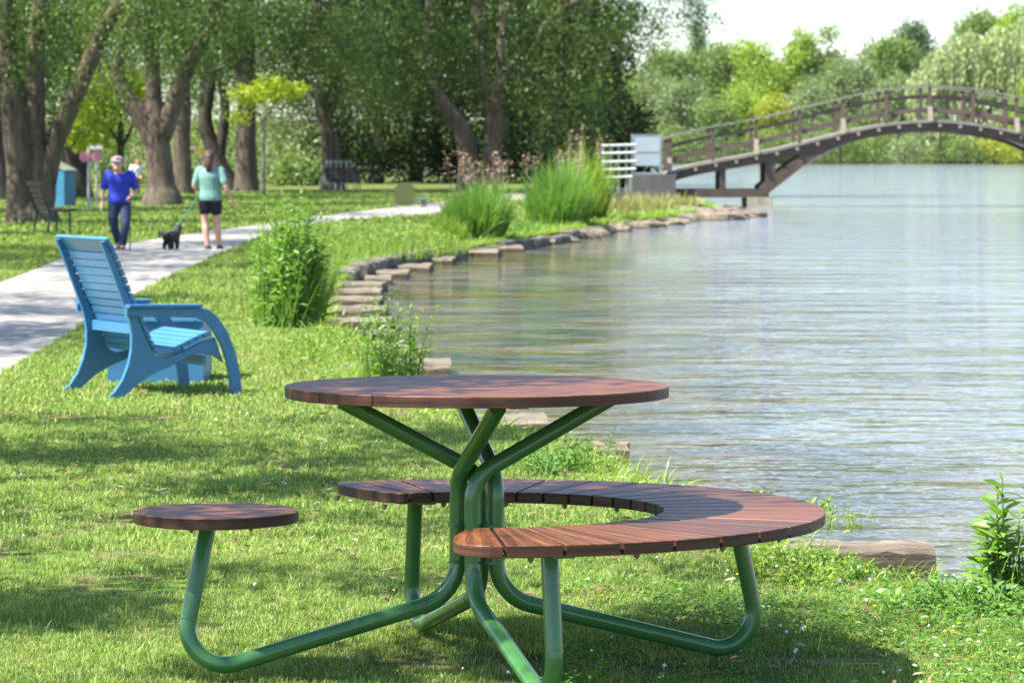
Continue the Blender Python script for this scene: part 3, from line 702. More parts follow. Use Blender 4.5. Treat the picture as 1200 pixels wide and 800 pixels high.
# ------------------------------------------------------------------ bridge
BD = 102.0; bs_ = F / BD; bX = lambda px: (px - 600) / bs_; bZ = lambda py: EYE - (py - HY) / bs_
AX = bX(1092)
def evenfit(pts, deg):
    x = np.array([bX(p[0]) - AX for p in pts]) / 10; z = np.array([bZ(p[1]) for p in pts]); A = np.stack([x ** (2 * k) for k in range(deg + 1)], 1)
    c = np.linalg.lstsq(A, z, rcond=None)[0]; return lambda X: float(sum(c[k] * ((X - AX) / 10) ** (2 * k) for k in range(deg + 1)))
deck = evenfit([(782, 201.5), (830, 190), (888, 177), (940, 167), (979, 158), (1025, 147), (1061, 142), (1092, 140), (1125, 142)], 3)
under = evenfit([(899, 227), (923, 209.5), (957, 183.5), (992, 168), (1027, 159), (1070, 154), (1092, 153)], 3)
XL = bX(780); XR = 2 * AX - XL; XP = bX(895); XPR = 2 * AX - XP; BW = 2.3
br = thing('footbridge', 'brown timber arched footbridge with slatted railings spanning the lake', 'bridge', (AX, BD, 0))
def strip(mb, fa, fb, x0, x1, y0, y1, n=44):
    for k in range(n):
        pass
    xs = [x0 + (x1 - x0) * k / n for k in range(n + 1)]; vs = []
    for x in xs: vs += [(x - AX, y0, fa(x)), (x - AX, y1, fa(x)), (x - AX, y1, fb(x)), (x - AX, y0, fb(x))]
    fs = [(4 * k + j, 4 * k + (j + 1) % 4, 4 * k + 4 + (j + 1) % 4, 4 * k + 4 + j) for k in range(n) for j in range(4)] + [(0, 1, 2, 3), (4 * n, 4 * n + 3, 4 * n + 2, 4 * n + 1)]
    mb.add(vs, fs); return mb
strip(MB(), lambda x: deck(x) - .09, deck, XL, XR, -.08, BW + .08).build('deck', M['bridge_cap'], br)
for y0 in (0.0, BW - .18):
    g_o = strip(MB(), lambda x: deck(x) - .36, lambda x: deck(x) - .092, XL, XR, y0, y0 + .18).build('girder', M['bridge'], br)
    rib = MB(); strip(rib, under, lambda x: min(under(x) + .42, deck(x) - .20), XP - .12, XPR + .12, y0 + .02, y0 + .16); rib.build('arch_rib', M['bridge'], br)
    strip(MB(), lambda x: under(x) - .035, lambda x: under(x) - .002, XP, XPR, y0 + .01, y0 + .17).build('arch_edge', M['bridge_cap'], br)
    mb = MB()
    for s_ in (1, -1):
        fx = lambda px: (bX(px) - AX) * s_
        zc = bZ(226.5); MB().bar((fx(782), y0 + .09, zc), (fx(901), y0 + .09, zc), .16, .26).build('lower_chord', M['bridge'], br)
        for px in (847, 903):
            x = fx(px); zt = deck(x + AX) - .34; MB().bar((x, y0 + .09, zc + .12), (x, y0 + .09, zt), .15, .19 if px == 847 else .32, up=(1, 0, 0)).build('strut', M['bridge'], br)
mb = MB(); x = XL + .3
while x < XR - .2:
    mb.tube([(x - AX, -.10, deck(x) - .17), (x - AX, -.03, deck(x) - .17)], .06, 8); x += .64
mb.build('joist_end', M['bridge_light'], br)
for yi, y0 in enumerate((-.05, BW - .03)):
    rl = strip(MB(), lambda x: deck(x) + 1.04, lambda x: deck(x) + 1.085, XL, XR, y0 - .03, y0 + .11).build('railing', M['bridge_cap'], br)
    strip(MB(), lambda x: deck(x) + .70, lambda x: deck(x) + .79, XL, XR, y0 + .081, y0 + .12).build('rail', M['bridge_rail'], rl)
    strip(MB(), lambda x: deck(x) + .25, lambda x: deck(x) + .38, XL, XR, y0 + .081, y0 + .12).build('rail', M['bridge_rail'], rl)
    k = 0; x = XL + .12
    while x < XR:
        z = deck(x); MB().box((x - AX, y0 + .04, z + .515), (.12, .08, 1.048)).build('post', M['bridge_rail'], rl)
        if k % 2 == 0: MB().bar((x - AX, y0 - .14 if yi == 0 else y0 + .26, z - .05), (x - AX, y0 - .012 if yi == 0 else y0 + .092, z + .42), .15, .05, up=(0, 1, 0)).build('brace', M['bridge_light'], rl)
        x += 1.365; k += 1
for s_ in (-1, 1): MB().box((s_ * (XPR - AX + .12), BW / 2, bZ(231) - .55), (.80, BW + .3, 1.1)).build('pier', M['stone'], br)
for s_, lab in ((-1, 'grey concrete abutment block carrying the near end of the footbridge'),):
    ab = MB().box((0, 0, 0), (1.35, BW + 1.2, 1.2)).build('abutment', M['concrete']); ab.location = (bX(765), BD + .8, .28); tag(ab, lab, 'concrete abutment')
o = MB().box((0, 0, 0), (1.35, BW + 1.2, 1.2)).build('abutment', M['concrete']); o.location = (2 * AX - bX(765), BD + .8, .28); tag(o, 'grey concrete abutment at the end of the footbridge beyond the picture', 'concrete abutment')
# gate panel on the abutment and pipe railing
zt_ = .88
gp = thing('notice_panel', 'pale blue-grey metal gate panel between two posts on the concrete abutment', 'gate', (bX(757), BD - .4, zt_))
hw = 16.5 / bs_
for s_ in (-1, 1): MB().box((s_ * hw, 0, .63), (.07, .07, 1.26)).build('post', M['galv'], gp)
mb = MB(); mb.box((0, 0, .96), (2 * hw - .075, .04, .50)); mb.box((0, -.004, .455), (2 * hw - .075, .05, .37)); mb.build('panel', M['panel'], gp)
for z, h_ in ((1.235, .04), (.675, .05), (.04, .05)): MB().box((0, 0, z), (2 * hw - .075, .06, h_)).build('cross_bar', M['galv'], gp)
pr = thing('pipe_railing', 'white pipe railing with stacked bars beside the gate panel', 'railing', (bX(724), BD - .8, 0))
for px in (706, 715, 724, 733, 741): MB().tube([((px - 724) / bs_, 0, .30 if px != 715 else .1), ((px - 724) / bs_, 0, bZ(170))], .035, 8).build('upright', M['galv'], pr)
for py in (171, 180, 190, 199, 208): MB().tube([((704 - 724) / bs_, -.05, bZ(py)), ((744 - 724) / bs_, -.05, bZ(py) + .03)], .04, 8).build('bar', M['white'], pr)
MB().box((0, .1, .15), (1.3, .8, .36)).build('footing', M['concrete'], pr)

# ------------------------------------------------------------------ park things
def park_bench(name, label, p, rz, col_b, sc=1.0, W=1.5, group=None):
    t = thing(name, label, 'bench', p, rz, group); t.scale = (sc,) * 3
    # local: faces +x, width along y
    mb = MB()
    for k in range(4): mb.box((.02 + .11 * k, 0, .44 + .012 * k), (.095, W, .035))
    mb.build('seat', col_b, t); mb = MB()
    for k in range(5): mb.box((-.06 - .045 * k, 0, .54 + .10 * k), (.035, W, .085), tilt=('Y', R(-20)))
    mb.build('backrest', col_b, t)
    for sy in (-1, 1):
        mb = MB(); y = sy * (W / 2 - .12)
        mb.tube([(-.28, y, .99), (-.06, y, .45), (.42, y, .455)], .022, 8); mb.tube([(-.05, y, .44), (-.10, y, 0)], .022, 8); mb.tube([(.32, y, .44), (.34, y, 0)], .022, 8)
        mb.build('leg', M['blackp'], t)
    return t
pb_ = G(60, 275); park_bench('park_bench', 'black park bench with slatted back beside the broad willow trunk', (pb_.x - .1, pb_.y, 0), R(22), M['bench_wood'], 1.0, 1.25)
# blue kiosk
kp = G(69, 243); k_ = thing('recycling_bin', 'tall blue bin with sloped lid behind the willow trunk', 'bin', (kp.x, kp.y + .3, 0), R(-25))
MB().prism(ccw([(-.33, 0), (.33, 0), (.33, 1.02), (-.33, 1.30)]), -.3, .3, .01, frame=lambda q: Vector((q.x, q.z, q.y))).build('body', M['kiosk'], k_)
MB().prism(ccw([(.37, 1.02), (.37, 1.06), (-.37, 1.38), (-.37, 1.335)]), -.34, .34, .005, frame=lambda q: Vector((q.x, q.z, q.y))).build('lid', M['kiosk_top'], k_)
# post with pink sign
D_ = 84.0; sp = P(104, 0, D_); 
t = thing('sign_post', 'pale post carrying two round pink signs behind the walking man', 'sign', (sp.x, D_, 0))
zz = lambda py, D: EYE - (py - HY) * D / F
MB().tube([(0, 0, 0), (0, 0, zz(172, D_))], .04, 8).build('post', M['greypost'], t)
for dx in (-.10, .20):
    o = MB().tube([(dx, -.06, zz(184, D_)), (dx, -.045, zz(184, D_))], .135, 20).build('sign_board', M['pink'], t)
t = thing('sign_post', 'thin grey post with a small white board at its top', 'sign', (P(113, 0, 90).x, 90, 0))
MB().tube([(0, 0, 0), (0, 0, 1.75)], .03, 8).build('post', M['greypost'], t); MB().box((0, -.05, zz(173, 90)), (.34, .02, .10)).build('sign_board', M['white'], t)
D_ = 108; t = thing('sign_post', 'slim post with a leaning orange oval sign by the dark trunks', 'sign', (P(236, 0, D_).x, D_, 0))
MB().tube([(0, 0, 0), (0, 0, zz(174, D_))], .03, 8).build('post', M['greypost'], t)
mb = MB(); mb.ball((0, -.05, zz(178, D_)), (.07, .02, .12), 16); o = mb.build('sign_board', M['orange'], t, smooth=True); 
mb = MB(); mb.ball((-.32, -.05, zz(175, D_)), (.06, .02, .09), 16); mb.build('bracket_sign', M['pink'], t, smooth=True); MB().tube([(-.32, 0, zz(175, D_)), (0, 0, zz(175, D_))], .015, 6).build('bracket', M['greypost'], t)
# olive chair
oc = G(474, 243); t = thing('garden_chair', 'olive green rounded-back garden chair with slate blue seat by the path', 'chair', (oc.x, oc.y, 0)); t.rotation_euler.z = R(10); t.scale = (1.0,) * 3
s0 = F / oc.y; hw = 11 / s0; arch = [(-hw, .12), (hw, .12), (hw * 1.05, .46)] + [(hw * 1.15 * math.cos(a), .48 + .22 * math.sin(a)) for a in np.linspace(.05, math.pi - .05, 12)] + [(-hw * 1.05, .46)]
MB().prism(ccw(arch), 0, .03, .004, frame=lambda q: Vector((q.x, q.z, q.y))).build('backrest', M['olive'], t)
MB().box((.02 + hw, .35, .22), (2 * hw * 1.5, .55, .04)).build('seat', M['slate'], t)
for x, y in ((-hw, .1), (hw * 2.3, .1), (-hw * .5, .6), (hw * 2.3, .6)): MB().box((x, y, .10), (.05, .05, .20)).build('leg', M['slate'], t)
for y in (.06, .62): MB().box((hw * 1.1, y, .30), (2 * hw * 1.7, .06, .03)).build('armrest', M['slate'], t)
# weathered bench and grey trellis at far trunk
tb = G(402, 226); park_bench('park_bench', 'weathered grey bench against the trunk beyond the lawn, in the shade', (tb.x, tb.y, 0), R(-70), M['bench_wood'], 1.0, 1.4)
mb = MB(); tl = G(398, 224)
for k in range(6): mb.bar((-.7 + .26 * k, 0, 0), (-.55 + .2 * k, .05, 1.3), .05, .03)
mb.bar((-.75, -.03, .5), (.75, -.03, .5), .05, .05, up=(0, 1, 0)); mb.bar((-.6, -.03, 1.2), (.5, -.03, 1.2), .05, .05, up=(0, 1, 0))
o = mb.build('trellis', M['greypost']); o.location = (tl.x, tl.y, 0); tag(o, 'grey slatted trellis leaning beside the trunk beyond the lawn', 'trellis')

# ------------------------------------------------------------------ people and dog
def solid(name, mb, voxel, mat, parent, sm=4):
    o = mb.build(name, mat, parent)
    md = o.modifiers.new('r', 'REMESH'); md.mode = 'VOXEL'; md.voxel_size = voxel; md.use_smooth_shade = True
    s_ = o.modifiers.new('s', 'SMOOTH'); s_.iterations = sm; s_.factor = .5
    bpy.context.view_layer.update()
    dg = bpy.context.evaluated_depsgraph_get(); me = bpy.data.meshes.new_from_object(o.evaluated_get(dg)); o.modifiers.clear(); o.data = me
    me.materials.clear(); me.materials.append(mat); me.polygons.foreach_set('use_smooth', [True] * len(me.polygons)); return o
def limb(mb, pts, rads, n=10):
    q = smooth_path([(*p, r) for p, r in zip(pts, rads)], 4); mb.tube([x[:3] for x in q], [x[3] for x in q], n)
    mb.ball(pts[0], rads[0] * .98, 10); mb.ball(pts[-1], rads[-1] * .98, 10)
def torso(mb, rings, n=16):
    vs = [(cx + rx * math.cos(2 * math.pi * j / n), cy_ + ry * math.sin(2 * math.pi * j / n), z) for cx, cy_, z, rx, ry in rings for j in range(n)]
    fs = [(i * n + j, i * n + (j + 1) % n, (i + 1) * n + (j + 1) % n, (i + 1) * n + j) for i in range(len(rings) - 1) for j in range(n)]
    fs += [tuple(range(n))[::-1], tuple((len(rings) - 1) * n + j for j in range(n))]; mb.add(vs, fs)
def hand(mb, wrist, d, side, curl=.5):
    """palm, four fingers, thumb; d = pointing direction, side = thumb direction"""
    w_, d, s_ = Vector(wrist), Vector(d).normalized(), Vector(side).normalized(); nrm = d.cross(s_).normalized()
    limb(mb, [w_, w_ + d * .04, w_ + d * .085], [.024, .032, .028])
    for k, ln in enumerate((.070, .078, .072, .056)):
        b = w_ + d * .085 + s_ * (.027 - .018 * k); m1 = b + (d * (1 - curl * .3) + nrm * curl * .5) * ln * .5; e_ = m1 + (d * (1 - curl) + nrm * curl) * ln * .5
        limb(mb, [b - d * .03, b, m1, e_], [.0095, .0095, .009, .0075], 8)
    b = w_ + d * .03 + s_ * .025; limb(mb, [b, b + s_ * .028 + d * .02, b + s_ * .036 + d * .05], [.012, .011, .009], 8)
def head(mb, c, r, fdir, tilt=0):
    """skull, jaw, nose, ears and brow; fdir is +1/-1 along y"""
    c = Vector(c); mb.ball(c + Vector((0, 0, r * .15)), (r * .80, r * .98, r * .98), 16); mb.ball(c + Vector((0, fdir * r * .30, -r * .45)), (r * .58, r * .62, r * .62), 12)
    mb.ball(c + Vector((0, fdir * r * 1.0, -r * .12)), (r * .13, r * .2, r * .24), 8)
    for s_ in (-1, 1): mb.ball(c + Vector((s_ * r * .82, 0, -r * .05)), (r * .10, r * .2, r * .28), 8)
    mb.ball(c + Vector((0, fdir * r * .86, -r * .55)), (r * .28, r * .12, r * .10), 8)
def person(label, loc, J, F_=1, sc=1.0, top='sage', bottom='denim', hair='hair_brown', long_hair=False, cap=None, shorts=False, rz=0):
    t = thing('person', label, 'person', loc, rz); t.scale = (sc,) * 3
    V_ = {k: Vector(v) for k, v in J.items()}
    b = MB(); head(b, V_['head'], .105, F_)
    limb(b, [V_['neck'] + Vector((0, 0, -.06)), V_['neck'], V_['head'] + Vector((0, 0, -.03))], [.06, .052, .052])
    z1, z0 = V_['neck'].z - .03, V_['hip'].z; nx, ny, hx, hy = V_['neck'].x, V_['neck'].y, V_['hip'].x, V_['hip'].y
    lerp = lambda t_: (hx + (nx - hx) * t_, hy + (ny - hy) * t_, z0 + (z1 - z0) * t_)
    prof = [(-.16, .10, .085), (-.08, .155, .115), (.05, .165, .12), (.28, .145, .105), (.5, .148, .11), (.72, .165, .115), (.88, .165, .10), (.97, .11, .075), (1.03, .06, .06)]
    torso(b, [(*lerp(q[0]), q[1], q[2]) for q in prof])
    for s_ in 'LR':
        limb(b, [V_['sh' + s_], V_['el' + s_], V_['wr' + s_]], [.050, .038, .026])
        d = (V_['wr' + s_] - V_['el' + s_]).normalized(); hand(b, V_['wr' + s_], d, Vector((0, F_, 0)) if abs(d.y) < .8 else Vector((0, 0, 1)), .6)
        limb(b, [V_['hp' + s_], V_['kn' + s_], V_['kn' + s_].lerp(V_['an' + s_], .35) - Vector((0, F_ * .015, 0)), V_['an' + s_]], [.083, .055, .056, .036])
        a = V_['an' + s_]; limb(b, [a, a + Vector((0, F_ * .07, -.045)), a + Vector((0, F_ * .15, -.055))], [.038, .035, .025])
    solid('body', b, .0075, M['skin'], t)
    c = MB(); torso(c, [(*lerp(q[0]), q[1] + .022, q[2] + .024) for q in prof[1:8]])
    for s_ in 'LR':
        e_ = V_['sh' + s_].lerp(V_['el' + s_], .75); limb(c, [V_['sh' + s_].lerp(V_['neck'], .25) , V_['sh' + s_], e_], [.060, .066, .062])
    solid('shirt', c, .011, M[top], t)
    c = MB(); torso(c, [(*lerp(q[0]), q[1] + .012, q[2] + .014) for q in prof[0:3]])
    for s_ in 'LR':
        if shorts: limb(c, [V_['hp' + s_], V_['hp' + s_].lerp(V_['kn' + s_], .45)], [.104, .096])
        else: limb(c, [V_['hp' + s_], V_['kn' + s_], V_['an' + s_] + Vector((0, 0, .02))], [.102, .076, .062])
    solid('shorts' if shorts else 'trousers', c, .011, M[bottom], t)
    for s_ in 'LR':
        a = V_['an' + s_]; c = MB(); limb(c, [a + Vector((0, -F_ * .02, -.052)), a + Vector((0, F_ * .07, -.055)), a + Vector((0, F_ * .16, -.062))], [.045, .044, .036])
        solid('shoe', c, .011, M['shoe'], t)
    h = V_['head']; c = MB(); c.ball(h + Vector((0, -F_ * .018, .035)), (.098, .112, .105), 14)
    if long_hair: limb(c, [h + Vector((0, -F_ * .07, .02)), h + Vector((.005, -F_ * .10, -.12)), h + Vector((.01, -F_ * .095, -.25))], [.075, .07, .035])
    else: c.ball(h + Vector((0, -F_ * .04, -.01)), (.092, .088, .075), 12)
    solid('hair', c, .011, M[hair], t)
    if cap:
        c = MB(); c.ball(h + Vector((0, F_ * .005, .065)), (.105, .118, .075), 16); c.ball(h + Vector((0, F_ * .125, .045)), (.075, .085, .014), 14)
        k = solid('cap', c, .008, M[cap], t); MB().ball(h + Vector((0, F_ * .105, .095)), (.035, .018, .025), 10).build('cap_badge', M['red'], k, smooth=True)
    return t
wl = G(246, 292)
woman = person('person seen from behind in sage green T-shirt and black shorts walking a dog', (wl.x, wl.y, 0),
    dict(head=(0, 0, 1.44), neck=(0, -.01, 1.30), hip=(0.01, 0, .80), shL=(-.17, 0, 1.235), elL=(-.245, -.03, .985), wrL=(-.19, .17, .93),
         shR=(.17, 0, 1.235), elR=(.265, -.05, .99), wrR=(.335, .01, .79), hpL=(-.085, 0, .76), knL=(-.075, -.02, .43), anL=(-.02, -.08, .075),
         hpR=(.09, 0, .76), knR=(.10, .05, .42), anR=(.13, .10, .075)), 1, 1.0, 'sage', 'black_cloth', 'hair_brown', True, None, True, R(-8))
ml = G(140, 293)
man = person('person in royal blue polo shirt, jeans and grey cap walking with a black stick', (ml.x, ml.y, 0),
    dict(head=(-.03, -.11, 1.335), neck=(-.01, -.03, 1.235), hip=(.0, 0, .77), shL=(-.185, 0, 1.175), elL=(-.255, .0, .925), wrL=(-.265, -.06, .75),
         shR=(.185, 0, 1.175), elR=(.25, .03, .93), wrR=(.185, -.16, .84), hpL=(-.085, 0, .73), knL=(-.09, -.01, .43), anL=(-.02, .20, .10),
         hpR=(.09, 0, .73), knR=(.10, -.13, .43), anR=(.05, -.10, .075)), -1, 1.0, 'royal', 'denim', 'hair_grey', False, 'cap', False, R(6))
wk = thing('walking_stick', 'thin black walking stick in the hand of the person in royal blue', 'walking stick', (ml.x, ml.y, 0))
MB().tube([(.195, -.26, .01), (.195, -.24, .80)], .011, 8).build('shaft', M['blackp'], wk); MB().tube([(.195, -.24, .80), (.20, -.22, .82), (.20, -.15, .82)], .015, 8).build('handle', M['blackp'], wk)
fl = G(159, 229)
person('person in white top and rust trousers standing far off beyond the big forked trunk', (fl.x, fl.y, 0),
    dict(head=(.05, 0, 1.20), neck=(.03, 0, 1.07), hip=(0.0, 0, .64), shL=(-.15, 0, 1.01), elL=(-.22, -.03, .79), wrL=(-.12, -.12, .66),
         shR=(.16, 0, 1.01), elR=(.22, -.05, .80), wrR=(.14, -.14, .68), hpL=(-.08, 0, .60), knL=(-.08, -.02, .34), anL=(-.09, .0, .075),
         hpR=(.08, 0, .60), knR=(.08, -.02, .34), anR=(.09, .0, .075)), -1, 1.05, 'white_cloth', 'rust_cloth', 'hair_brown', False, None, False, R(30))
# dog, walking off, head turned up towards the leash
dl = G(201, 292); dog = thing('dog', 'small black shaggy dog on a leash walking on the path', 'dog', (dl.x, dl.y, 0), R(62)); dog.scale = (.68,) * 3
mb = MB()   # local +x is forward
q = [(-.17, 0, .29, .115), (-.05, 0, .29, .135), (.10, 0, .30, .14), (.19, 0, .34, .11), (.24, 0, .42, .085), (.27, 0, .48, .08)]
q = smooth_path(q, 4); mb.tube([x[:3] for x in q], [x[3] for x in q], 14); mb.ball((-.17, 0, .29), .115); mb.ball((.29, 0, .51), (.082, .072, .072), 14)
limb(mb, [(.31, 0, .50), (.40, 0, .475)], [.045, .028]); mb.ball((.425, 0, .48), .017, 8)
for s_ in (-1, 1):
    limb(mb, [(.13, s_ * .065, .27), (.125, s_ * .07, .15), (.13, s_ * .07, .03)], [.07, .055, .045]); limb(mb, [(.13, s_ * .07, .025), (.165, s_ * .07, .022)], [.026, .022])
    limb(mb, [(-.15, s_ * .065, .28), (-.10, s_ * .07, .185), (-.19, s_ * .07, .11), (-.18, s_ * .07, .03)], [.085, .068, .05, .042]); limb(mb, [(-.18, s_ * .07, .025), (-.145, s_ * .07, .022)], [.026, .022])
    limb(mb, [(.26, s_ * .055, .565), (.25, s_ * .085, .545), (.26, s_ * .095, .47)], [.022, .026, .014])
solid('body', mb, .008, M['fur'], dog, 3)
mb = MB(); limb(mb, [(-.23, .02, .34), (-.29, .08, .38), (-.29, .13, .36), (-.27, .15, .29)], [.04, .055, .055, .03]); solid('tail', mb, .009, M['fur_grey'], dog, 2)
lw = Vector((wl.x - .19, wl.y + .24, .88)); ld = Vector((dl.x + .02, dl.y + .14, .32)); md_ = (lw + ld) / 2 - Vector((0, 0, .05))
lo_ = MB().tube([Vector(x) for x in smooth_path([tuple(lw), tuple(md_), tuple(ld)], 6)], .009, 6).build('dog_leash', M['teal']); tag(lo_, 'thin teal leash running from the person in shorts to the black dog', 'leash')
#PLANTS
def strips(name, base, dirn, L, W, droop, mat, segs=4, seed=0, parent=None, prof=None, blade=False):
    g = np.random.default_rng(seed); n = len(base); up = np.array([0, 0, 1.0]); L = np.asarray(L)[:, None]; W = np.asarray(W)[:, None]; droop = np.asarray(droop)[:, None]
    sd = np.cross(dirn, up); bad = np.linalg.norm(sd, axis=1) < .15; sd[bad] = g.normal(size=(bad.sum(), 3)) * np.array([1, 1, 0])
    sd = unit(sd); nn = np.cross(sd, dirn); tw = g.normal(0, .5, n)[:, None]; sd = unit(sd * np.cos(tw) + nn * np.sin(tw))
    P_ = []
    for k in range(segs + 1):
        t = k / segs; wt = (max(.04, (1 - t) ** .7)) if blade else max(.05, math.sin(math.pi * min(.999, t ** .75 * .97 + .02)))
        p = base + dirn * L * t - up * droop * L * t * t
        P_ += [p - sd * W * wt * .5, p + sd * W * wt * .5]
    V = np.stack(P_, 1).reshape(-1, 3); m_ = 2 * (segs + 1); o = (np.arange(n) * m_)[:, None]
    return link_mesh(name, fast_mesh(name, V, [o + np.array([2 * k, 2 * k + 1, 2 * k + 3, 2 * k + 2]) for k in range(segs)], mat), parent)
def herb(name, label, x, y, rx, ry, h, nst, nleaf, ll, lw, mat, seed, cat='plant', group=None, lean=.18, up=.75, z0=0.0, grass=0):
    g = np.random.default_rng(seed); t = thing(name, label, cat, (x, y, z0), 0, group); mb = MB(); B, D_, LL = [], [], []
    for s_ in range(nst):
        a = g.uniform(0, 2 * math.pi); r = math.sqrt(g.random()); bx, by = rx * r * math.cos(a), ry * r * math.sin(a); H = h * g.uniform(.55, 1.05) * (1 - .35 * r)
        ln = np.array([g.normal(0, lean) + bx * .25 / max(rx, .05) * lean * 2, g.normal(0, lean), 0]) * H
        pts = [np.array([bx, by, -.02]) + np.array([0, 0, H]) * t_ + ln * t_ * t_ for t_ in (0, .33, .66, 1)]
        mb.tube([Vector(p) for p in pts], [ll * .035 + .0012, ll * .03 + .001, ll * .025 + .0008, .0012], 4, caps=False)
        ph = g.uniform(0, 6)
        for k in range(nleaf):
            t_ = .10 + .9 * (k + g.uniform(0, .6)) / nleaf; t_ = min(t_, 1); ph += 2.4 + g.normal(0, .3)
            B.append(np.array([bx, by, -.02]) + np.array([0, 0, H]) * t_ + ln * t_ * t_)
            u_ = up * (.5 + .9 * t_); D_.append([math.cos(ph), math.sin(ph), u_ + g.normal(0, .2)]); LL.append(ll * (1 - .45 * t_ ** 3) * g.uniform(.7, 1.2))
    mb.build('stem', M['stem'], t, smooth=True)
    B, D_, LL = np.array(B), unit(np.array(D_)), np.array(LL)
    strips('foliage', B, D_, LL, LL * lw, g.uniform(.15, .6, len(B)), mat, 4, seed, t)
    if grass:
        a = g.uniform(0, 6.28, grass); r = np.sqrt(g.random(grass)) * 1.15; b = np.stack([rx * r * np.cos(a), ry * r * np.sin(a), np.zeros(grass)], 1)
        d = unit(np.stack([g.normal(0, .25, grass), g.normal(0, .25, grass), np.ones(grass)], 1))
        strips('blade', b, d, h * g.uniform(.25, .6, grass), np.full(grass, ll * .07), g.uniform(.0, .35, grass), mat, 3, seed + 1, t, blade=True)
    return t
def reeds(name, label, x, y, rx, ry, h, n, wd, mat, seed, plumes=0, cat='reeds', pm=None):
    g = np.random.default_rng(seed); t = thing(name, label, cat, (x, y, 0), 0)
    a = g.uniform(0, 6.28, n); r = np.sqrt(g.random(n)); b = np.stack([rx * r * np.cos(a), ry * r * np.sin(a), g.uniform(0, .45, n) ** 2 * h], 1)
    out = np.stack([np.cos(a) * r * .17 * (rx / max(rx, ry)), np.sin(a) * r * .17, np.zeros(n)], 1)
    d = unit(out + np.stack([g.normal(0, .22, n), g.normal(0, .22, n), np.ones(n)], 1)); L = h * g.uniform(.45, 1.0, n) * (1 - .35 * r ** 3) * (.7 + .6 * vnoise(b[:, 0] + 50, b[:, 1] + 50, .45, seed))
    strips('blade', b, d, L, np.full(n, wd), g.uniform(.05, .45, n), mat, 4, seed, t, blade=True)
    if plumes:
        B, Dn = [], []; mb = MB()
        for k in range(plumes):
            px_, py_ = g.uniform(-rx, rx), g.uniform(-ry * .5, ry); H = h * g.uniform(.85, 1.16); tx = px_ + g.normal(0, .12)
            mb.tube([(px_, py_, 0), (tx, py_, H)], .004, 4)
            for q in range(26): 
                tt = g.uniform(.70, 1.05); B.append([px_ + (tx - px_) * tt + g.normal(0, .055), py_ + g.normal(0, .05), H * tt]); Dn.append([g.normal(0, .6), g.normal(0, .6), .6])
        mb.build('stem', pm or M['plume'], t); strips('plume', np.array(B), unit(np.array(Dn)), g.uniform(.05, .13, len(B)), np.full(len(B), .035), np.full(len(B), .4), pm or M['plume'], 2, seed, t)
    return t
# tall plants along the bank
p = G(338, 384); herb('leafy_clump', 'tall dense clump of leafy green stalks on the bank behind the chair', p.x, p.y + .15, .27, .45, 1.42, 105, 24, .15, .24, M['herb_mid'], 21, lean=.07, grass=500)
p = G(372, 352); herb('leafy_clump', 'paler looser leafy stalks leaning over the water behind the tall dense clump', p.x - .10, p.y + .8, .20, .7, 1.05, 60, 17, .10, .2, M['herb_low'], 22, lean=.14, grass=700)
p = G(460, 446); herb('willowherb', 'narrow-leaved willowherb clump by the water just above the tabletop', p.x, p.y + .1, .20, .2, .72, 34, 20, .10, .19, M['herb_mid'], 23, lean=.14, grass=160)
p = G(700, 552); herb('willowherb', 'thin single willowherb sprigs by the mossy timber between table and bench', p.x + .0, p.y, .12, .2, .30, 6, 12, .06, .2, M['herb'], 24, lean=.2, grass=20)
p = G(636, 556); herb('bank_weeds', 'low leafy weeds seen through the table legs at the water edge', p.x, p.y + .3, .20, .5, .20, 60, 8, .055, .38, M['herb'], 25, lean=.3, grass=160)
p = G(1178, 706); herb('tall_stalk_plant', 'tall stalk of long narrow leaves at the water by the picture edge', p.x + .02, p.y, .085, .09, .53, 9, 30, .125, .21, M['herb_mid'], 26, lean=.05, up=.55, grass=60)
p = G(1120, 705); herb('bank_weeds', 'dark green leafy weeds at the foot of the tall stalk plant', p.x + .06, p.y - .22, .34, .26, .14, 120, 8, .06, .34, M['herb'], 27, lean=.35, grass=300)
p = G(980, 672); herb('bank_weeds', 'yellow-green leafy weeds in sun beside the square timber end', p.x - .14, p.y - .02, .24, .40, .125, 130, 7, .040, .45, M['herb_low'], 28, lean=.35, grass=300)
p = G(840, 618); herb('bank_weeds', 'weeds and long grass showing behind the curved bench end', p.x + .15, p.y + .2, .45, .5, .15, 70, 7, .05, .35, M['herb_low'], 29, lean=.35, grass=300)
p = G(395, 415); herb('bank_weeds', 'yellow-green low weeds along the pale timber edging', p.x - .10, p.y + .3, .30, 2.2, .22, 150, 8, .06, .34, M['herb_low'], 30, lean=.3, grass=500)
p = G(430, 300); herb('bank_weeds', 'long pale grass and weeds above the grey edging beam', p.x - .25, p.y + 2.0, 1.5, 4.2, .72, 220, 11, .12, .22, M['herb_low'], 31, lean=.22, grass=2600)
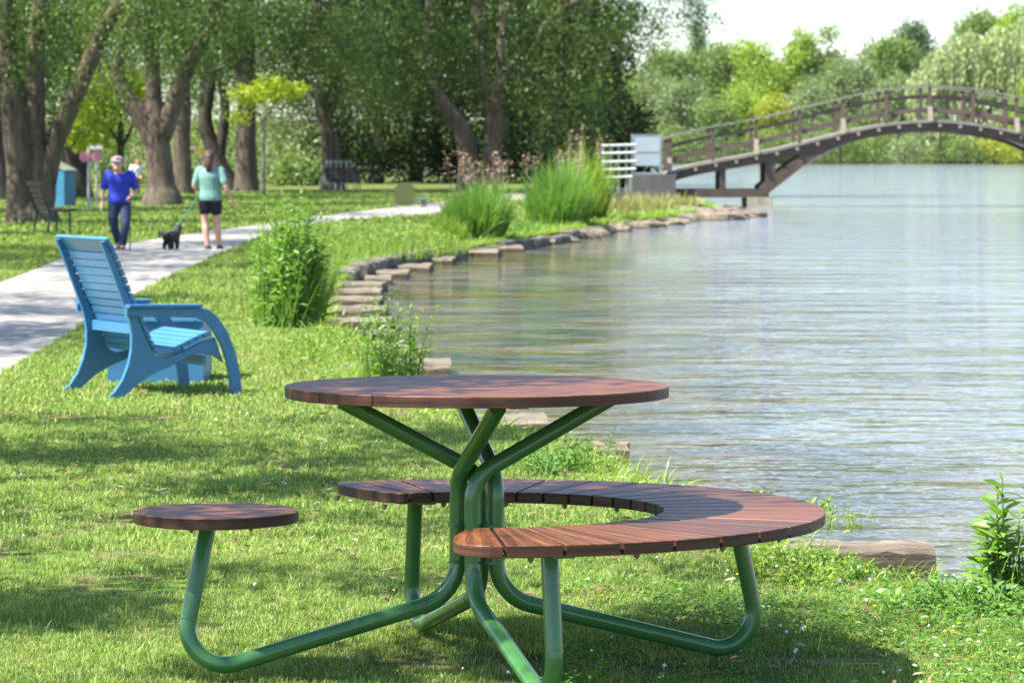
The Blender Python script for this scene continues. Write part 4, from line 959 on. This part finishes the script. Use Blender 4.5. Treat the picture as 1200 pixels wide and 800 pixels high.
# reed beds
p = G(556, 282); reeds('reed_bed', 'rounded green reed bed with dry pinkish plumes behind the tabletop', p.x, p.y + .9, .50, 1.0, 1.34, 3600, .026, M['reed'], 41, 16)
p = G(524, 284); reeds('reed_bed', 'low light green reeds at the foot of the plumed reed bed', p.x, p.y + .9, .36, .9, .62, 900, .022, M['reed_yel'], 42)
p = G(655, 266); reeds('reed_bed', 'tall bright green reed bed nearest the gate panel', p.x, p.y + 1.4, .60, 1.2, 1.52, 3600, .028, M['reed'], 43, 10)
p = G(690, 262); reeds('reed_bed', 'yellow-green shrubby reeds topped with lime leaves beside the pipe railing', p.x - .05, p.y + 4, .55, 1.2, 1.9, 1500, .035, M['reed_yel'], 44, 8)
p = G(610, 275); reeds('reed_bed', 'short green reeds filling the gap between the two taller reed beds', p.x, p.y + 1.2, .42, 1.2, .34, 700, .022, M['reed'], 45)
p = G(740, 250); reeds('reed_bed', 'short sparse green reeds among pale rocks below the gate panel', p.x, p.y + 4, 1.3, 2.5, .62, 1100, .03, M['reed_dry'], 46)
p = G(785, 246); reeds('reed_bed', 'dry yellowish low reeds at the foot of the concrete abutment', p.x, p.y + 6, 1.2, 2.5, .55, 900, .03, M['reed_dry'], 47)
# grass hanging over the bank edge
g = np.random.default_rng(88); sp_ = np.array(sh); sl = np.linalg.norm(np.diff(sp_, axis=0), axis=1); m_ok = (sp_[:-1, 1] > 9) & (sp_[:-1, 1] < 112)
B, L_ = [], []
for i in np.where(m_ok)[0]:
    k = int(sl[i] * (260 if sp_[i, 1] < 30 else 150)); t_ = g.random(k)[:, None]; q = sp_[i] * (1 - t_) + sp_[i + 1] * t_ + np.stack([g.normal(-.05, .09, k), g.normal(0, .09, k)], 1)
    keep = g.random(k) < vnoise(q[:, 0] + 90, q[:, 1], .9, 5) * 1.5
    B.append(np.concatenate([q, np.full((k, 1), -.01)], 1)[keep]); L_.append((g.uniform(.06, .20, k) * (1 + sp_[i, 1] / 60))[keep])
B = np.concatenate(B); L_ = np.concatenate(L_); n = len(B)
d = unit(np.stack([g.normal(.45, .45, n), g.normal(-.1, .4, n), g.uniform(.4, 1.1, n)], 1))
o = strips('bank_grass', B, d, L_, .004 + B[:, 1] * .00022, g.uniform(.3, 1.1, n), M['herb_low'], 3, 89, blade=True); tag(o, 'uncut grass hanging over the edge of the bank', 'grass', kind='stuff')
# flowers and fallen bits in the near lawn
g = np.random.default_rng(5)
def scatter(n, y0, y1, seed, px0=0, px1=1200):
    g = np.random.default_rng(seed); y = g.uniform(y0, y1, n); x = (g.uniform(px0, px1, n) - 600) * y / F; k = inside(x, y, land_np) & ~inside(x, y, path_poly); return x[k], y[k]
x, y = scatter(4200, 8.6, 24, 61); k = vnoise(x, y, .8, 9) > .35; x, y = x[k], y[k]; n = len(x); gg = np.random.default_rng(62); a = gg.uniform(0, 6.28, n)
o = strips('fallen_leaves', np.stack([x, y, gg.uniform(.022, .05, n)], 1), unit(np.stack([np.cos(a), np.sin(a), gg.normal(0, .12, n)], 1)), gg.uniform(.015, .06, n), gg.uniform(.006, .013, n), gg.uniform(-.1, .3, n), M['litter'], 3, 63)
tag(o, 'brown fallen catkins and leaf bits scattered in the grass', 'leaf litter', kind='stuff')
mb = MB(); x, y = scatter(45, 8.8, 15, 64); gg = random.Random(3)
for i in range(len(x)): mb.ball((x[i], y[i], gg.uniform(.035, .06)), gg.uniform(.003, .0055), 6, jit=.3, rg=gg)
x, y = scatter(34, 9.2, 12.5, 65, 850, 1150)
for i in range(len(x)): mb.ball((x[i], y[i], gg.uniform(.05, .085)), gg.uniform(.003, .006), 6, jit=.3, rg=gg)
tag(mb.build('clover_flowers', M['petal']), 'tiny white clover heads dotted through the lawn', 'flowers', kind='stuff')
mb = MB(); x, y = scatter(26, 9.2, 13, 66, 700, 1190)
for i in range(len(x)): mb.ball((x[i], y[i], gg.uniform(.05, .08)), (.007, .007, .003), 6)
tag(mb.build('buttercups', M['yellow']), 'small yellow buttercups in the grass by the water', 'flowers', kind='stuff')
# taller tufts the mower missed
x, y = scatter(150, 8.9, 20, 71); gg = np.random.default_rng(72); x = np.repeat(x, 34); y = np.repeat(y, 34); n = len(x); x = x + gg.normal(0, .022, n); y = y + gg.normal(0, .03, n)
o = strips('grass_tufts', np.stack([x, y, np.full(n, -.004)], 1), unit(np.stack([gg.normal(0, .45, n), gg.normal(0, .45, n), np.ones(n)], 1)), gg.uniform(.04, .105, n), gg.uniform(.0025, .0045, n), gg.uniform(.1, .7, n), M['grass'], 3, 73, blade=True)
tag(o, 'longer unmown grass tufts standing out of the lawn', 'grass', kind='stuff')
# clover and coarser grass of the near right bank
x, y = scatter(5200, 8.3, 12.2, 67, 640, 1320); k = vnoise(x, y, .5, 19) + (x / y * F + 600 - 640) / 900 > .62; x, y = x[k], y[k]; n = len(x); gg = np.random.default_rng(68)
x = np.repeat(x, 4); y = np.repeat(y, 4); n = len(x); x = x + gg.normal(0, .014, n); y = y + gg.normal(0, .014, n); a = gg.uniform(0, 6.28, n)
o = strips('clover_weeds', np.stack([x, y, gg.uniform(.018, .062, n)], 1), unit(np.stack([np.cos(a), np.sin(a), gg.uniform(-.1, .6, n)], 1)), gg.uniform(.012, .026, n), gg.uniform(.006, .012, n), gg.uniform(0, .4, n), M['herb'], 3, 69)
tag(o, 'broad-leaved clover and weeds mixed into the lawn near the water', 'ground cover', kind='stuff')

# ------------------------------------------------------------------ trees
def tree(name, label, px, D, limbs, bark_, cr, n, size, mat, seed, hang=0, cat='tree', group=None, aspect=.42, per=26, spread=.9, shell=2.6, flare=True, extra=None):
    """limbs: lists of (px, py, radius in m[, dy]); cr: crown blobs (px, py, rx, ry, rz[, dy]) sizes in m"""
    base = P(px, HY, D); t = thing(name, label, cat, (base.x, D, 0), 0, group)
    loc = lambda a: [(P(q[0], q[1], D).x - base.x, (q[3] if len(q) > 3 else 0), P(q[0], q[1], D).z, q[2]) for q in a]
    if limbs:
        ps = []
        for i, a in enumerate(limbs):
            l = loc(a)
            if i == 0 and flare: l = [(l[0][0], l[0][1], -.25, l[0][3] * 1.3)] + [(l[0][0], l[0][1], .25, l[0][3] * 1.02)] + l[1:]
            ps.append(l)
        trunk('trunk', ps, bark_, t, seed)
    B = []
    for q in cr:
        p = P(q[0], q[1], D + (q[5] if len(q) > 5 else 0)); B.append((p.x - base.x, (q[5] if len(q) > 5 else 0), p.z, q[2], q[3], q[4]))
    leaf_cloud('crown', B, n, size, mat, seed, hang, aspect, per, spread * .8, shell, t)
    if extra:
        E = [(x, y, z + 1.6, rx, ry, rz) for x, y, z, rx, ry, rz in extra[0]]; leaf_cloud('upper_crown', E, extra[1], extra[2], mat, seed + 1, 0, .6, 8, 1.0, 2.6, t)
    return t
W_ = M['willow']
# the broad willow at the left edge of the photograph
tree('willow_tree', 'broad forked willow with a sunlit left side beside the black park bench', 42, 70,
     [[(38, 262, .54), (40, 225, .33), (40, 190, .29), (38, 150, .28), (40, 110, .24), (42, 60, .2), (50, 0, .2), (60, -70, .15)],
      [(30, 258, .42, -.1), (24, 215, .28, -.2), (20, 170, .26, -.2), (16, 120, .26, -.2), (8, 60, .22), (6, -10, .2), (0, -80, .1)],
      [(48, 240, .30), (56, 200, .23), (68, 158, .21), (86, 118, .20), (104, 75, .19), (120, 38, .17), (140, 0, .15), (165, -80, .1)]], M['bark'],
     [(10, 20, 1.2, 1.6, 1.3, -.5), (95, 40, 1.4, 2, 1.2, .5), (150, 15, 1.4, 1.8, 1.1, 1), (60, -20, 2.6, 2.6, 1.2), (115, 85, .9, 1.3, .9, -1), (200, -10, 1.6, 2, 1.0), (-30, 60, 1.5, 2, 2.0)], 17000, .085, W_, 101, hang=.5,
     extra=([(0, .5, 9.5, 4.5, 4, 2.6)], 1300, .30))
tree('willow_tree', 'tall three-stemmed willow behind the walkers with flared base', 190, 94,
     [[(190, 242, .56), (189, 215, .41), (186, 180, .37), (183, 150, .34), (180, 110, .24), (179, 50, .19), (176, 0, .20), (180, -80, .2)],
      [(186, 175, .34), (168, 140, .30), (148, 112, .26), (137, 88, .22), (142, 60, .16), (150, 20, .1)],
      [(188, 160, .34), (202, 125, .28), (216, 88, .25), (232, 55, .22), (252, 20, .2), (272, -30, .17), (300, -90, .1)],
      [(180, 70, .18, -.2), (166, 35, .16, -.3), (154, 0, .12, -.4)]], M['bark'],
     [(150, 30, 1.8, 2, 1.5), (225, 20, 1.8, 2, 1.2), (270, 5, 2, 2, 1.2), (190, -25, 3, 3, 1.4), (215, 60, 1.2, 1, .9, 2)], 17000, .10, W_, 102, hang=.55,
     extra=([(0, 1, 11, 5, 5, 3)], 1500, .36))
tree('broadleaf_tree', 'straight dark-trunked tree behind the lime sapling', 290, 128,
     [[(289, 226, .50), (288, 180, .42), (289, 130, .37), (290, 80, .34), (288, 30, .32), (286, -60, .2)], [(289, 100, .22), (270, 60, .18), (250, 30, .12)]], M['bark'],
     [(290, 20, 3.2, 3, 1.8), (350, 40, 2.4, 2, 1.8), (240, 50, 2, 2, 1.4), (330, 95, 1.6, 1.5, 1.2, 2)], 12000, .14, W_, 103, hang=.4, extra=([(0, 0, 12, 7, 7, 4)], 3600, .45))
tree('broadleaf_tree', 'grey trunk standing just beyond the three-stemmed willow', 214, 122,
     [[(214, 228, .44), (213, 180, .34), (214, 120, .32), (212, 60, .28), (206, -40, .2)]], M['bark'], [(205, 60, 2.2, 2, 1.4), (215, 10, 2.8, 3, 1.5)], 7000, .14, M['shade'], 104, extra=([(0, 0, 12, 6, 6, 4)], 2400, .45))
tree('broadleaf_tree', 'leaning dark trunk between the grey trunk and the straight one', 262, 132,
     [[(266, 224, .46), (252, 180, .34), (240, 140, .30), (246, 90, .26), (236, 40, .2), (225, -40, .14)], [(262, 224, .36), (258, 180, .24), (264, 130, .2), (256, 80, .16)]], M['bark_dark'],
     [(250, 90, 1.7, 2, 1.2, 3), (240, 30, 3, 3, 1.6)], 6000, .15, M['shade'], 105, extra=([(-1, 0, 12, 6, 6, 4)], 2400, .45))
tree('broadleaf_tree', 'dark thick trunk at the far left edge behind the broad willow', -4, 104,
     [[(-2, 236, .60), (-4, 180, .46), (-2, 120, .42), (-10, 40, .35), (-10, -60, .2)]], M['bark_dark'], [(-5, 70, 2.5, 2, 1.8), (-20, 110, 1.6, 1, 1.0), (10, 10, 3, 3, 1.6)], 6500, .14, M['shade'], 106, extra=([(-2, 0, 11, 6, 6, 4)], 2400, .42))
tree('broadleaf_tree', 'dark trunk behind the blue bin', 88, 110,
     [[(89, 233, .56), (88, 190, .46), (86, 140, .42), (92, 70, .34), (96, -40, .22)]], M['bark_dark'], [(80, 70, 2.2, 2, 1.3), (100, 10, 3, 3, 1.6)], 6000, .14, M['shade'], 107, extra=([(0, 0, 11, 6, 6, 4)], 2400, .42))
tree('broadleaf_tree', 'grey-barked tree with pale roots by the trellis beyond the lawn', 387, 138,
     [[(389, 223, .54), (388, 195, .40), (386, 160, .36), (378, 125, .34), (380, 80, .30), (372, 20, .26), (365, -60, .2)], [(384, 140, .2), (402, 90, .16), (425, 50, .12)]], M['bark'],
     [(400, 50, 3.4, 3, 2.4), (430, 95, 2.2, 2, 1.3), (360, 40, 2.4, 2, 2.2), (450, 30, 3, 3, 2.2)], 17000, .15, M['willow_lt'], 108, hang=.45, extra=([(1, 2, 14, 6, 6, 3)], 1800, .48))
tree('willow_tree', 'huge twin-trunked willow overhanging the path, its boughs reaching over the water', 565, 125,
     [[(549, 215, .50), (549, 190, .40), (541, 152, .37), (522, 125, .32), (505, 91, .28), (499, 60, .26), (505, 0, .22), (490, -90, .15)],
      [(576, 215, .48), (576, 190, .40), (578, 135, .36), (569, 100, .34), (560, 50, .30), (560, 0, .28), (556, -90, .2)],
      [(580, 130, .24, -.4), (588, 70, .22, -.5), (592, 0, .2, -.5), (600, -80, .14)],
      [(575, 110, .24), (620, 60, .2), (650, 20, .17), (700, -10, .13), (760, -22, .08)]], M['bark'],
     [(470, 40, 3.2, 3, 2.2), (440, 75, 2.2, 2, 1.6, -2), (530, 60, 3.0, 3, 2.0, 1), (600, 60, 2.6, 3, 2.0, 1), (640, 100, 2.4, 2.4, 2.1), (680, 60, 2.2, 2, 1.9), (575, 10, 5, 3, 1.9), (695, 10, 2.6, 2, 1.2), (770, -4, 2.2, 1.6, .55),
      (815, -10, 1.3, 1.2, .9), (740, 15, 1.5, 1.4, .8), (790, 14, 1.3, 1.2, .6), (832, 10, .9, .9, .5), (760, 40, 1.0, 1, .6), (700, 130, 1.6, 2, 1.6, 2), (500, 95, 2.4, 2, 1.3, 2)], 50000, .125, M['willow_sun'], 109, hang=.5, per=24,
     extra=([(0, 2, 13.5, 9, 6, 3.5), (5, 1, 12.5, 4.5, 5, 3)], 3600, .45))
# young lime-green maples
tree('maple_sapling', 'slender sapling with a flat lime green crown on the lawn', 310, 116,
     [[(309, 230, .075), (309, 190, .06), (309, 150, .055), (308, 138, .05)], [(308, 142, .045), (318, 128, .035), (330, 112, .02)], [(308, 142, .04), (298, 128, .03), (285, 115, .02)]], M['bridge_light'],
     [(300, 112, .95, .9, .34), (325, 108, .95, .9, .40), (283, 108, .5, .5, .22), (345, 104, .5, .5, .22), (315, 97, .5, .6, .22), (278, 140, .3, .3, .2), (290, 136, .25, .3, .16)], 2600, .11, M['maple'], 110, flare=False, aspect=.8, per=10, spread=.6)
tree('maple_tree', 'bright yellow-green maple behind the walking man', 128, 108,
     [[(141, 226, .14), (141, 190, .12), (142, 160, .10), (140, 130, .07)], [(142, 175, .06), (152, 155, .05), (158, 140, .03)], [(141, 170, .06), (130, 152, .05), (124, 140, .03)]], M['bark_dark'],
     [(110, 140, 1.0, 1.1, 1.1), (135, 120, 1.1, 1.2, .8), (155, 105, .8, 1, .5), (95, 160, .5, .6, .5), (120, 95, .9, 1, .5), (165, 95, .6, .6, .4)], 4600, .14, M['maple'], 111, flare=False, aspect=.8, per=10, spread=.7)
# trees closing the view behind the lawn; evergreens carry canopy shade in their colour
sx = [(-40, 150, 'dark'), (30, 168, 'shade'), (395, 176, 'dark'), (440, 168, 'dark'), (485, 180, 'dark'), (530, 172, 'dark'), (590, 168, 'dark'), (640, 176, 'dark'), (688, 165, 'dark'), (722, 172, 'dark')]
labs = ['dark cedar filling the far left corner behind the trunks', 'shaded bushy tree behind the blue bin and trunks', 'dark evergreen just beyond the pale-rooted trunk',
        'dark evergreen between the pale-rooted trunk and the olive chair', 'dark evergreen behind the olive chair', 'dark evergreen behind the twin willow trunks, on their path side', 'dark evergreen directly behind the twin willow trunks',
        'dark evergreen behind the gap between the two reed beds', 'dark evergreen rising behind the tall bright reed bed', 'dark evergreen at the end of the row, beside the gate panel']
for i, ((px, D, mt), lab) in enumerate(zip(sx, labs)):
    hi = 60 if px < 700 else 118
    tree('evergreen_tree' if mt == 'dark' else 'broadleaf_tree', lab, px, D, [[(px, 222, .4), (px + 4, 150, .3), (px, 60, .2)]], M['bark_dark'],
         [(px, 150, 2.6, 2.2, 2.9), (px - 18, 190, 1.6, 1.6, 1.3), (px + 18, 185, 1.7, 1.6, 1.5), (px, hi + 20, 2.6, 2.2, 2.6), (px + 14, 40, 2.4, 2, 2.2), (px - 14, 10, 2.6, 2, 2.2)] if px < 700 else [(px, 165, 1.9, 2, 2.0), (px + 12, 190, 1.6, 1.6, 1.3), (px - 12, 140, 1.4, 1.6, 1.5)],
         11000, .27, M[mt], 130 + i, group='dark evergreens behind the big willow' if mt == 'dark' and px > 300 else None, spread=.8, flare=False,
         extra=(([(0, 0, 11, 4.2, 4, 5.5)], 1500, .6) if px < 650 else None))
for i, (px, D, mt, lab) in enumerate([(120, 176, 'far_mid', 'sunny mid-green shrub seen between the blue bin and the walking man'), (160, 190, 'far_sage', 'pale sunny shrub behind the far-off person in white'),
                                      (232, 185, 'far_mid', 'green shrub seen through the dark leaning trunks'), (328, 168, 'far_sage', 'pale grey-green shrub behind the lime sapling stem'), (350, 158, 'far_mid', 'rounded green bush right of the lime sapling stem'), (60, 182, 'far_mid', 'green shrub seen between the broad willow and dark trunk'),
                                      (285, 196, 'far_mid', 'tall green backdrop tree behind the straight dark trunk')]):
    tree('shrub', lab, px, D, [[(px, 222, .12), (px, 200, .1)]], M['bark_dark'], [(px, 205, 1.9, 1.6, 1.1), (px - 14, 190, 1.4, 1.4, 1.3), (px + 16, 170, 1.6, 1.5, 1.7), (px, 140, 2.2, 1.5, 1.9), (px - 10, 100, 2.4, 1.5, 1.9), (px + 8, 60, 2.6, 1.5, 2.0), (px - 6, 20, 2.8, 1.5, 2.2)] if px not in (350,) else [(350, 208, .95, .9, .75)], 7500, .22, M[mt], 160 + i, cat='shrub', flare=False)

# ------------------------------------------------------------------ far shore, each crown in turn
far = [  # px, top row, half width px, D, material, name, label, leaf size
    (655, 96, 34, 640, 'far_mid', 'broadleaf_tree', 'green tree on the far shore glimpsed behind the dark evergreens', .8),
    (705, 60, 30, 700, 'far_dark', 'broadleaf_tree', 'bluish distant tree top showing above the yellow-green one', .9),
    (718, 84, 30, 640, 'far_lime', 'broadleaf_tree', 'yellow-green far tree just above the gate panel', .8),
    (755, 78, 34, 650, 'far_sage', 'broadleaf_tree', 'large grey-green far tree above the start of the bridge', .8),
    (778, 58, 34, 700, 'far_mid', 'broadleaf_tree', 'far tree top just to the side of the dark conifer', .9),
    (800, 92, 34, 625, 'far_sage', 'broadleaf_tree', 'pale grey-green far tree above the bridge steps', .75),
    (818, 12, 11, 720, 'far_dark', 'conifer_tree', 'dark pointed conifer standing above the far treeline', .8),
    (850, 52, 34, 700, 'far_mid', 'broadleaf_tree', 'mid-green far tree next to the pointed conifer', .9),
    (838, 120, 26, 615, 'far_mid', 'broadleaf_tree', 'low green far tree behind the first railing posts', .7),
    (890, 48, 32, 690, 'far_lime', 'broadleaf_tree', 'bright green far tree between conifer and twin-topped tree', .9),
    (868, 100, 30, 620, 'far_lime', 'broadleaf_tree', 'small bright green tree above the bridge ramp', .7),
    (905, 106, 24, 614, 'far_yel', 'broadleaf_tree', 'yellow far tree standing out above the bridge railing', .6),
    (940, 36, 20, 690, 'far_lime', 'broadleaf_tree', 'tall light green far tree, first of the twin tops', .9),
    (972, 34, 19, 690, 'far_mid', 'broadleaf_tree', 'tall rounded far tree, second of the twin tops', .9),
    (950, 82, 34, 640, 'far_sage', 'willow_tree', 'soft willow on the far shore below the twin tops', .75),
    (1000, 62, 36, 650, 'far_sage', 'willow_tree', 'broad soft grey-green willow rising behind the bridge span', .8),
    (1042, 48, 32, 690, 'far_mid', 'broadleaf_tree', 'mid-green far tree filling the dip before the darker crown', .9),
    (1072, 26, 28, 730, 'far_dark', 'broadleaf_tree', 'darker blue-green crown above the weeping willow edge', 1.0),
    (1048, 80, 34, 640, 'far_sage', 'willow_tree', 'grey-green willow beside the weeping willow', .8),
    (1150, 10, 34, 760, 'far_mid', 'broadleaf_tree', 'tall green tree top peeking over the weeping willow', 1.0),
    (1196, 5, 30, 735, 'far_lime', 'broadleaf_tree', 'light green tree top over the weeping willow at the frame corner', 1.0),
    (1204, 92, 20, 605, 'far_lime', 'broadleaf_tree', 'bright green tree before the weeping willow at the picture edge', .7),
    (985, 140, 30, 606, 'far_mid', 'shrub', 'green waterside shrub seen below the bridge arch start', .6),
    (1025, 150, 28, 606, 'far_mid', 'shrub', 'green waterside shrub under the crown of the arch', .6),
    (1060, 162, 22, 602, 'far_sage', 'shrub', 'pale waterside bush under the crown of the arch', .6),
    (1133, 160, 22, 600, 'far_mid', 'shrub', 'round green bush under the arch before the weeping willow', .6),
    (1165, 162, 24, 600, 'far_yel', 'shrub', 'brownish yellow bush beside the round green one under the arch', .6),
    (945, 150, 28, 608, 'far_sage', 'shrub', 'pale waterside shrub behind the bridge leg', .6),
    (890, 150, 32, 608, 'far_mid', 'shrub', 'green shrub behind the bridge ramp', .6),
    (830, 150, 34, 608, 'far_dark', 'shrub', 'dark green shrub behind the lowest part of the ramp', .6),
    (775, 140, 34, 612, 'far_mid', 'shrub', 'green shrub behind the abutment end of the bridge', .6),
    (1235, 60, 50, 640, 'far_mid', 'broadleaf_tree', 'large far tree continuing the treeline past the picture edge', .9),
    (600, 100, 40, 650, 'far_mid', 'broadleaf_tree', 'far shore tree hidden mostly by the big willow', .9),
    (1300, 50, 50, 660, 'far_sage', 'broadleaf_tree', 'large far grey-green tree beyond the picture edge', .9)]
for i, (px, top, hwp, D, mt, nm, lab, sz) in enumerate(far):
    s_ = F / D; R_ = hwp / s_; zt = EYE - (top - HY) / s_; g = random.Random(900 + i); bl = []
    shrub = nm == 'shrub'
    z0 = .3 + max(0, (D - 609) * .045 if D < 640 else 1.4 + (D - 640) * .075)
    Hc = zt - z0
    R_ = R_ * (1.3 if D >= 685 and nm != 'conifer_tree' else 1.1); t = thing(nm, lab, 'shrub' if shrub else 'tree', ((px - 600) / s_, D, 0))
    tr = .02 * Hc + .1
    trunk('trunk', [[(0, 0, z0 - 1.2, tr * 1.4), (0, 0, z0 + Hc * .3, tr), (g.uniform(-.3, .3), 0, z0 + Hc * .8, tr * .4)]], M['bark_dark'], t, i, 8)
    if nm == 'conifer_tree':
        for k in range(9): f_ = k / 8; bl.append((0, 0, z0 + Hc * (.3 + .68 * f_), max(.25, R_ * (1.1 - f_)), max(.25, R_ * (1.1 - f_)), Hc * .06))
    else:
        nb = 12
        for k in range(nb):
            f_ = g.random() ** .8; a = g.uniform(0, 6.28); z = z0 + Hc * (.12 + .74 * f_); rr = R_ * (1 - .55 * max(0, f_ - .35) / .65) * .72
            b_ = R_ * g.uniform(.40, .60); bl.append((rr * math.cos(a), rr * math.sin(a) * .8, min(z, zt - b_ * .7), b_, b_, b_ * .8))
        bl.append((0, 0, zt - R_ * .35, R_ * .45, R_ * .45, R_ * .35)); bl.append((0, 0, z0 + Hc * .45, R_ * .75, R_ * .6, Hc * .36))
    n = int(min(20000, 2500 + Hc * R_ * 95)) if not shrub else 2200
    leaf_cloud('crown', bl, n, sz * .68, M[mt], 300 + i, .35 if 'willow' in nm else 0, .6, 9, .7, 2.4, t)
# the great weeping willow: curtains of hanging strands
D = 612; s_ = F / D; t = thing('weeping_willow', 'great pale weeping willow trailing to the water on the far shore', 'tree', ((1150 - 600) / s_, D, 0))
trunk('trunk', [[(0, 0, -.5, 1.1), (0, 0, 8, .8), (-3, 0, 18, .4)], [(0, 0, 7, .6), (6, 0, 17, .3)]], M['bark_dark'], t, 5, 10)
g = np.random.default_rng(77); B, Dn, LL = [], [], []
heads = [(-11, 18), (-8.5, 21.5), (-5, 24), (-9.5, 17), (-6, 21), (-2, 25), (3, 26), (8, 27.5), (12, 26), (-11, 12), (0, 19), (6, 20), (11, 18), (-5, 15)]
for hx, hz in heads:
    for q in range(60):
        a = g.uniform(0, 6.28); r = 3.4 * math.sqrt(g.random()); sx_, sy_ = hx + r * math.cos(a), r * math.sin(a) * 1.2 - 1; sz_ = hz - (r / 3.4) ** 2 * 2.6
        ln = min(sz_ - .6, g.uniform(4, 11)); m_ = int(ln / .33)
        for k in range(m_):
            B.append((sx_ + g.normal(0, .22), sy_ + g.normal(0, .22), sz_ - ln * k / m_)); Dn.append((g.normal(0, .35), g.normal(0, .35), -1)); LL.append(g.uniform(.5, .95))
B = np.array(B); strips('crown', B, unit(np.array(Dn)), LL, np.full(len(B), .42), np.zeros(len(B)), M['far_wil'], 2, 78, t)
# continuous undergrowth closing the foot of the far wood
mb = MB(); bl = [((px - 600) / (F / 612), 612 + 3 * math.sin(px), 1.8 + .7 * math.sin(px * .3), 4.5, 3, 2.0 + .6 * math.sin(px * .3)) for px in range(560, 1400, 35)]
o = leaf_cloud('far_undergrowth', bl, 26000, .5, M['far_mid'], 99, 0, .6, 10, .9, 2.0); tag(o, 'dark undergrowth at the foot of the trees on the far shore', 'undergrowth', kind='stuff')

# ------------------------------------------------------------------ trees standing beside and behind the camera: they throw the dappled shade
def shade_tree(x, y, label, blobs, n, size, seed, group='trees beside the lawn outside the picture'):
    t = thing('broadleaf_tree', label, 'tree', (x, y, 0), 0, group)
    trunk('trunk', [[(0, 0, -.2, .5), (0, 0, 1, .36), (.2, 0, 4, .28), (.3, .2, 8, .18)], [(0.1, 0, 3, .2), (1.6, .5, 6, .12), (2.6, .8, 8, .08)], [(0, 0, 3.4, .2), (-1.4, -.6, 6.2, .12)]], M['bark'], t, seed)
    leaf_cloud('crown', blobs, n, size, W_, seed, .1, .6, 12, 1.1, 2.2, t)
K = 1 / math.tan(R(SUN_EL))
def sx_(X, Y, z): return X + SUN_TO.x * K * z, Y + SUN_TO.y * K * z      # where at height z the shade of ground spot (X, Y) is thrown from
def shade_blobs(spots, ox, oy, seed):
    g = random.Random(seed); out = []
    for X, Y, r, z in spots:
        a, b = sx_(X, Y, z); out.append((a - ox, b - oy, z, r, r, r * .5))
    return out
#SHADE
gz = random.Random(12)
def rnd_spots(x0, x1, y0, y1, n, r0, r1, z0=6, z1=9): return [(gz.uniform(x0, x1), gz.uniform(y0, y1), gz.uniform(r0, r1), gz.uniform(z0, z1)) for _ in range(n)]
A_ = rnd_spots(-2.8, .9, 8.6, 13, 18, .16, .38, 3.4, 4.6) + [(-.25, 9.05, .22, 4.5), (.15, 9.2, .2, 4.7), (.3, 9.5, .25, 4.3), (-.1, 9.55, .2, 4.4), (.1, 9.9, .42, 4.4), (-.5, 9.3, .34, 4.6), (-1.5, 10.6, .5, 5), (.8, 10.3, .45, 4.6), (.45, 9.75, .3, 4.5)]
shade_tree(-6.2, 5.5, 'tree beside the picnic lawn whose boughs shade the table, outside the picture', shade_blobs(A_, -6.2, 5.5, 1), 9000, .08, 201, None)
B_ = rnd_spots(-4.5, .4, 12.0, 18.4, 28, .18, .45, 3.6, 5)
shade_tree(-9.5, 12, 'tree shading the lawn between table and chair, outside the picture', shade_blobs(B_, -9.5, 12, 2), 13000, .10, 202, None)
C_ = rnd_spots(-8.0, -3.0, 22, 36, 24, .7, 1.4, 7, 10)
shade_tree(-12.5, 24, 'tree shading the footpath behind the chair, outside the picture', shade_blobs(C_, -12.5, 24, 3), 24000, .15, 203, None)
D2 = rnd_spots(-12, -2.5, 36, 62, 26, 1.0, 2.2, 8, 12)
shade_tree(-17, 42, 'tree shading the path where the walkers are, outside the picture', shade_blobs(D2, -17, 42, 4), 22000, .2, 204, None)
E_ = rnd_spots(-17, -4, 62, 105, 26, 1.3, 3.0, 9, 13)
shade_tree(-24, 72, 'tree shading the lawn around the forked willow, outside the picture', shade_blobs(E_, -24, 72, 5), 20000, .26, 205, None)

# ------------------------------------------------------------------ summer haze over the lake
hz = MB().box((0, 360, 28), (1300, 860, 60)).build('haze', bpy.data.materials.new('haze_air'))
hm = hz.data.materials[0]; hm.use_nodes = True; hn = hm.node_tree; hn.nodes.remove(hn.nodes['Principled BSDF'])
pv = hn.nodes.new('ShaderNodeVolumePrincipled'); pv.inputs['Color'].default_value = (.93, .96, 1, 1); pv.inputs['Density'].default_value = .00002; pv.inputs['Anisotropy'].default_value = .2
hn.links.new(pv.outputs[0], hn.nodes['Material Output'].inputs['Volume']); tag(hz, 'faint summer haze over the lake', 'haze', kind='stuff')
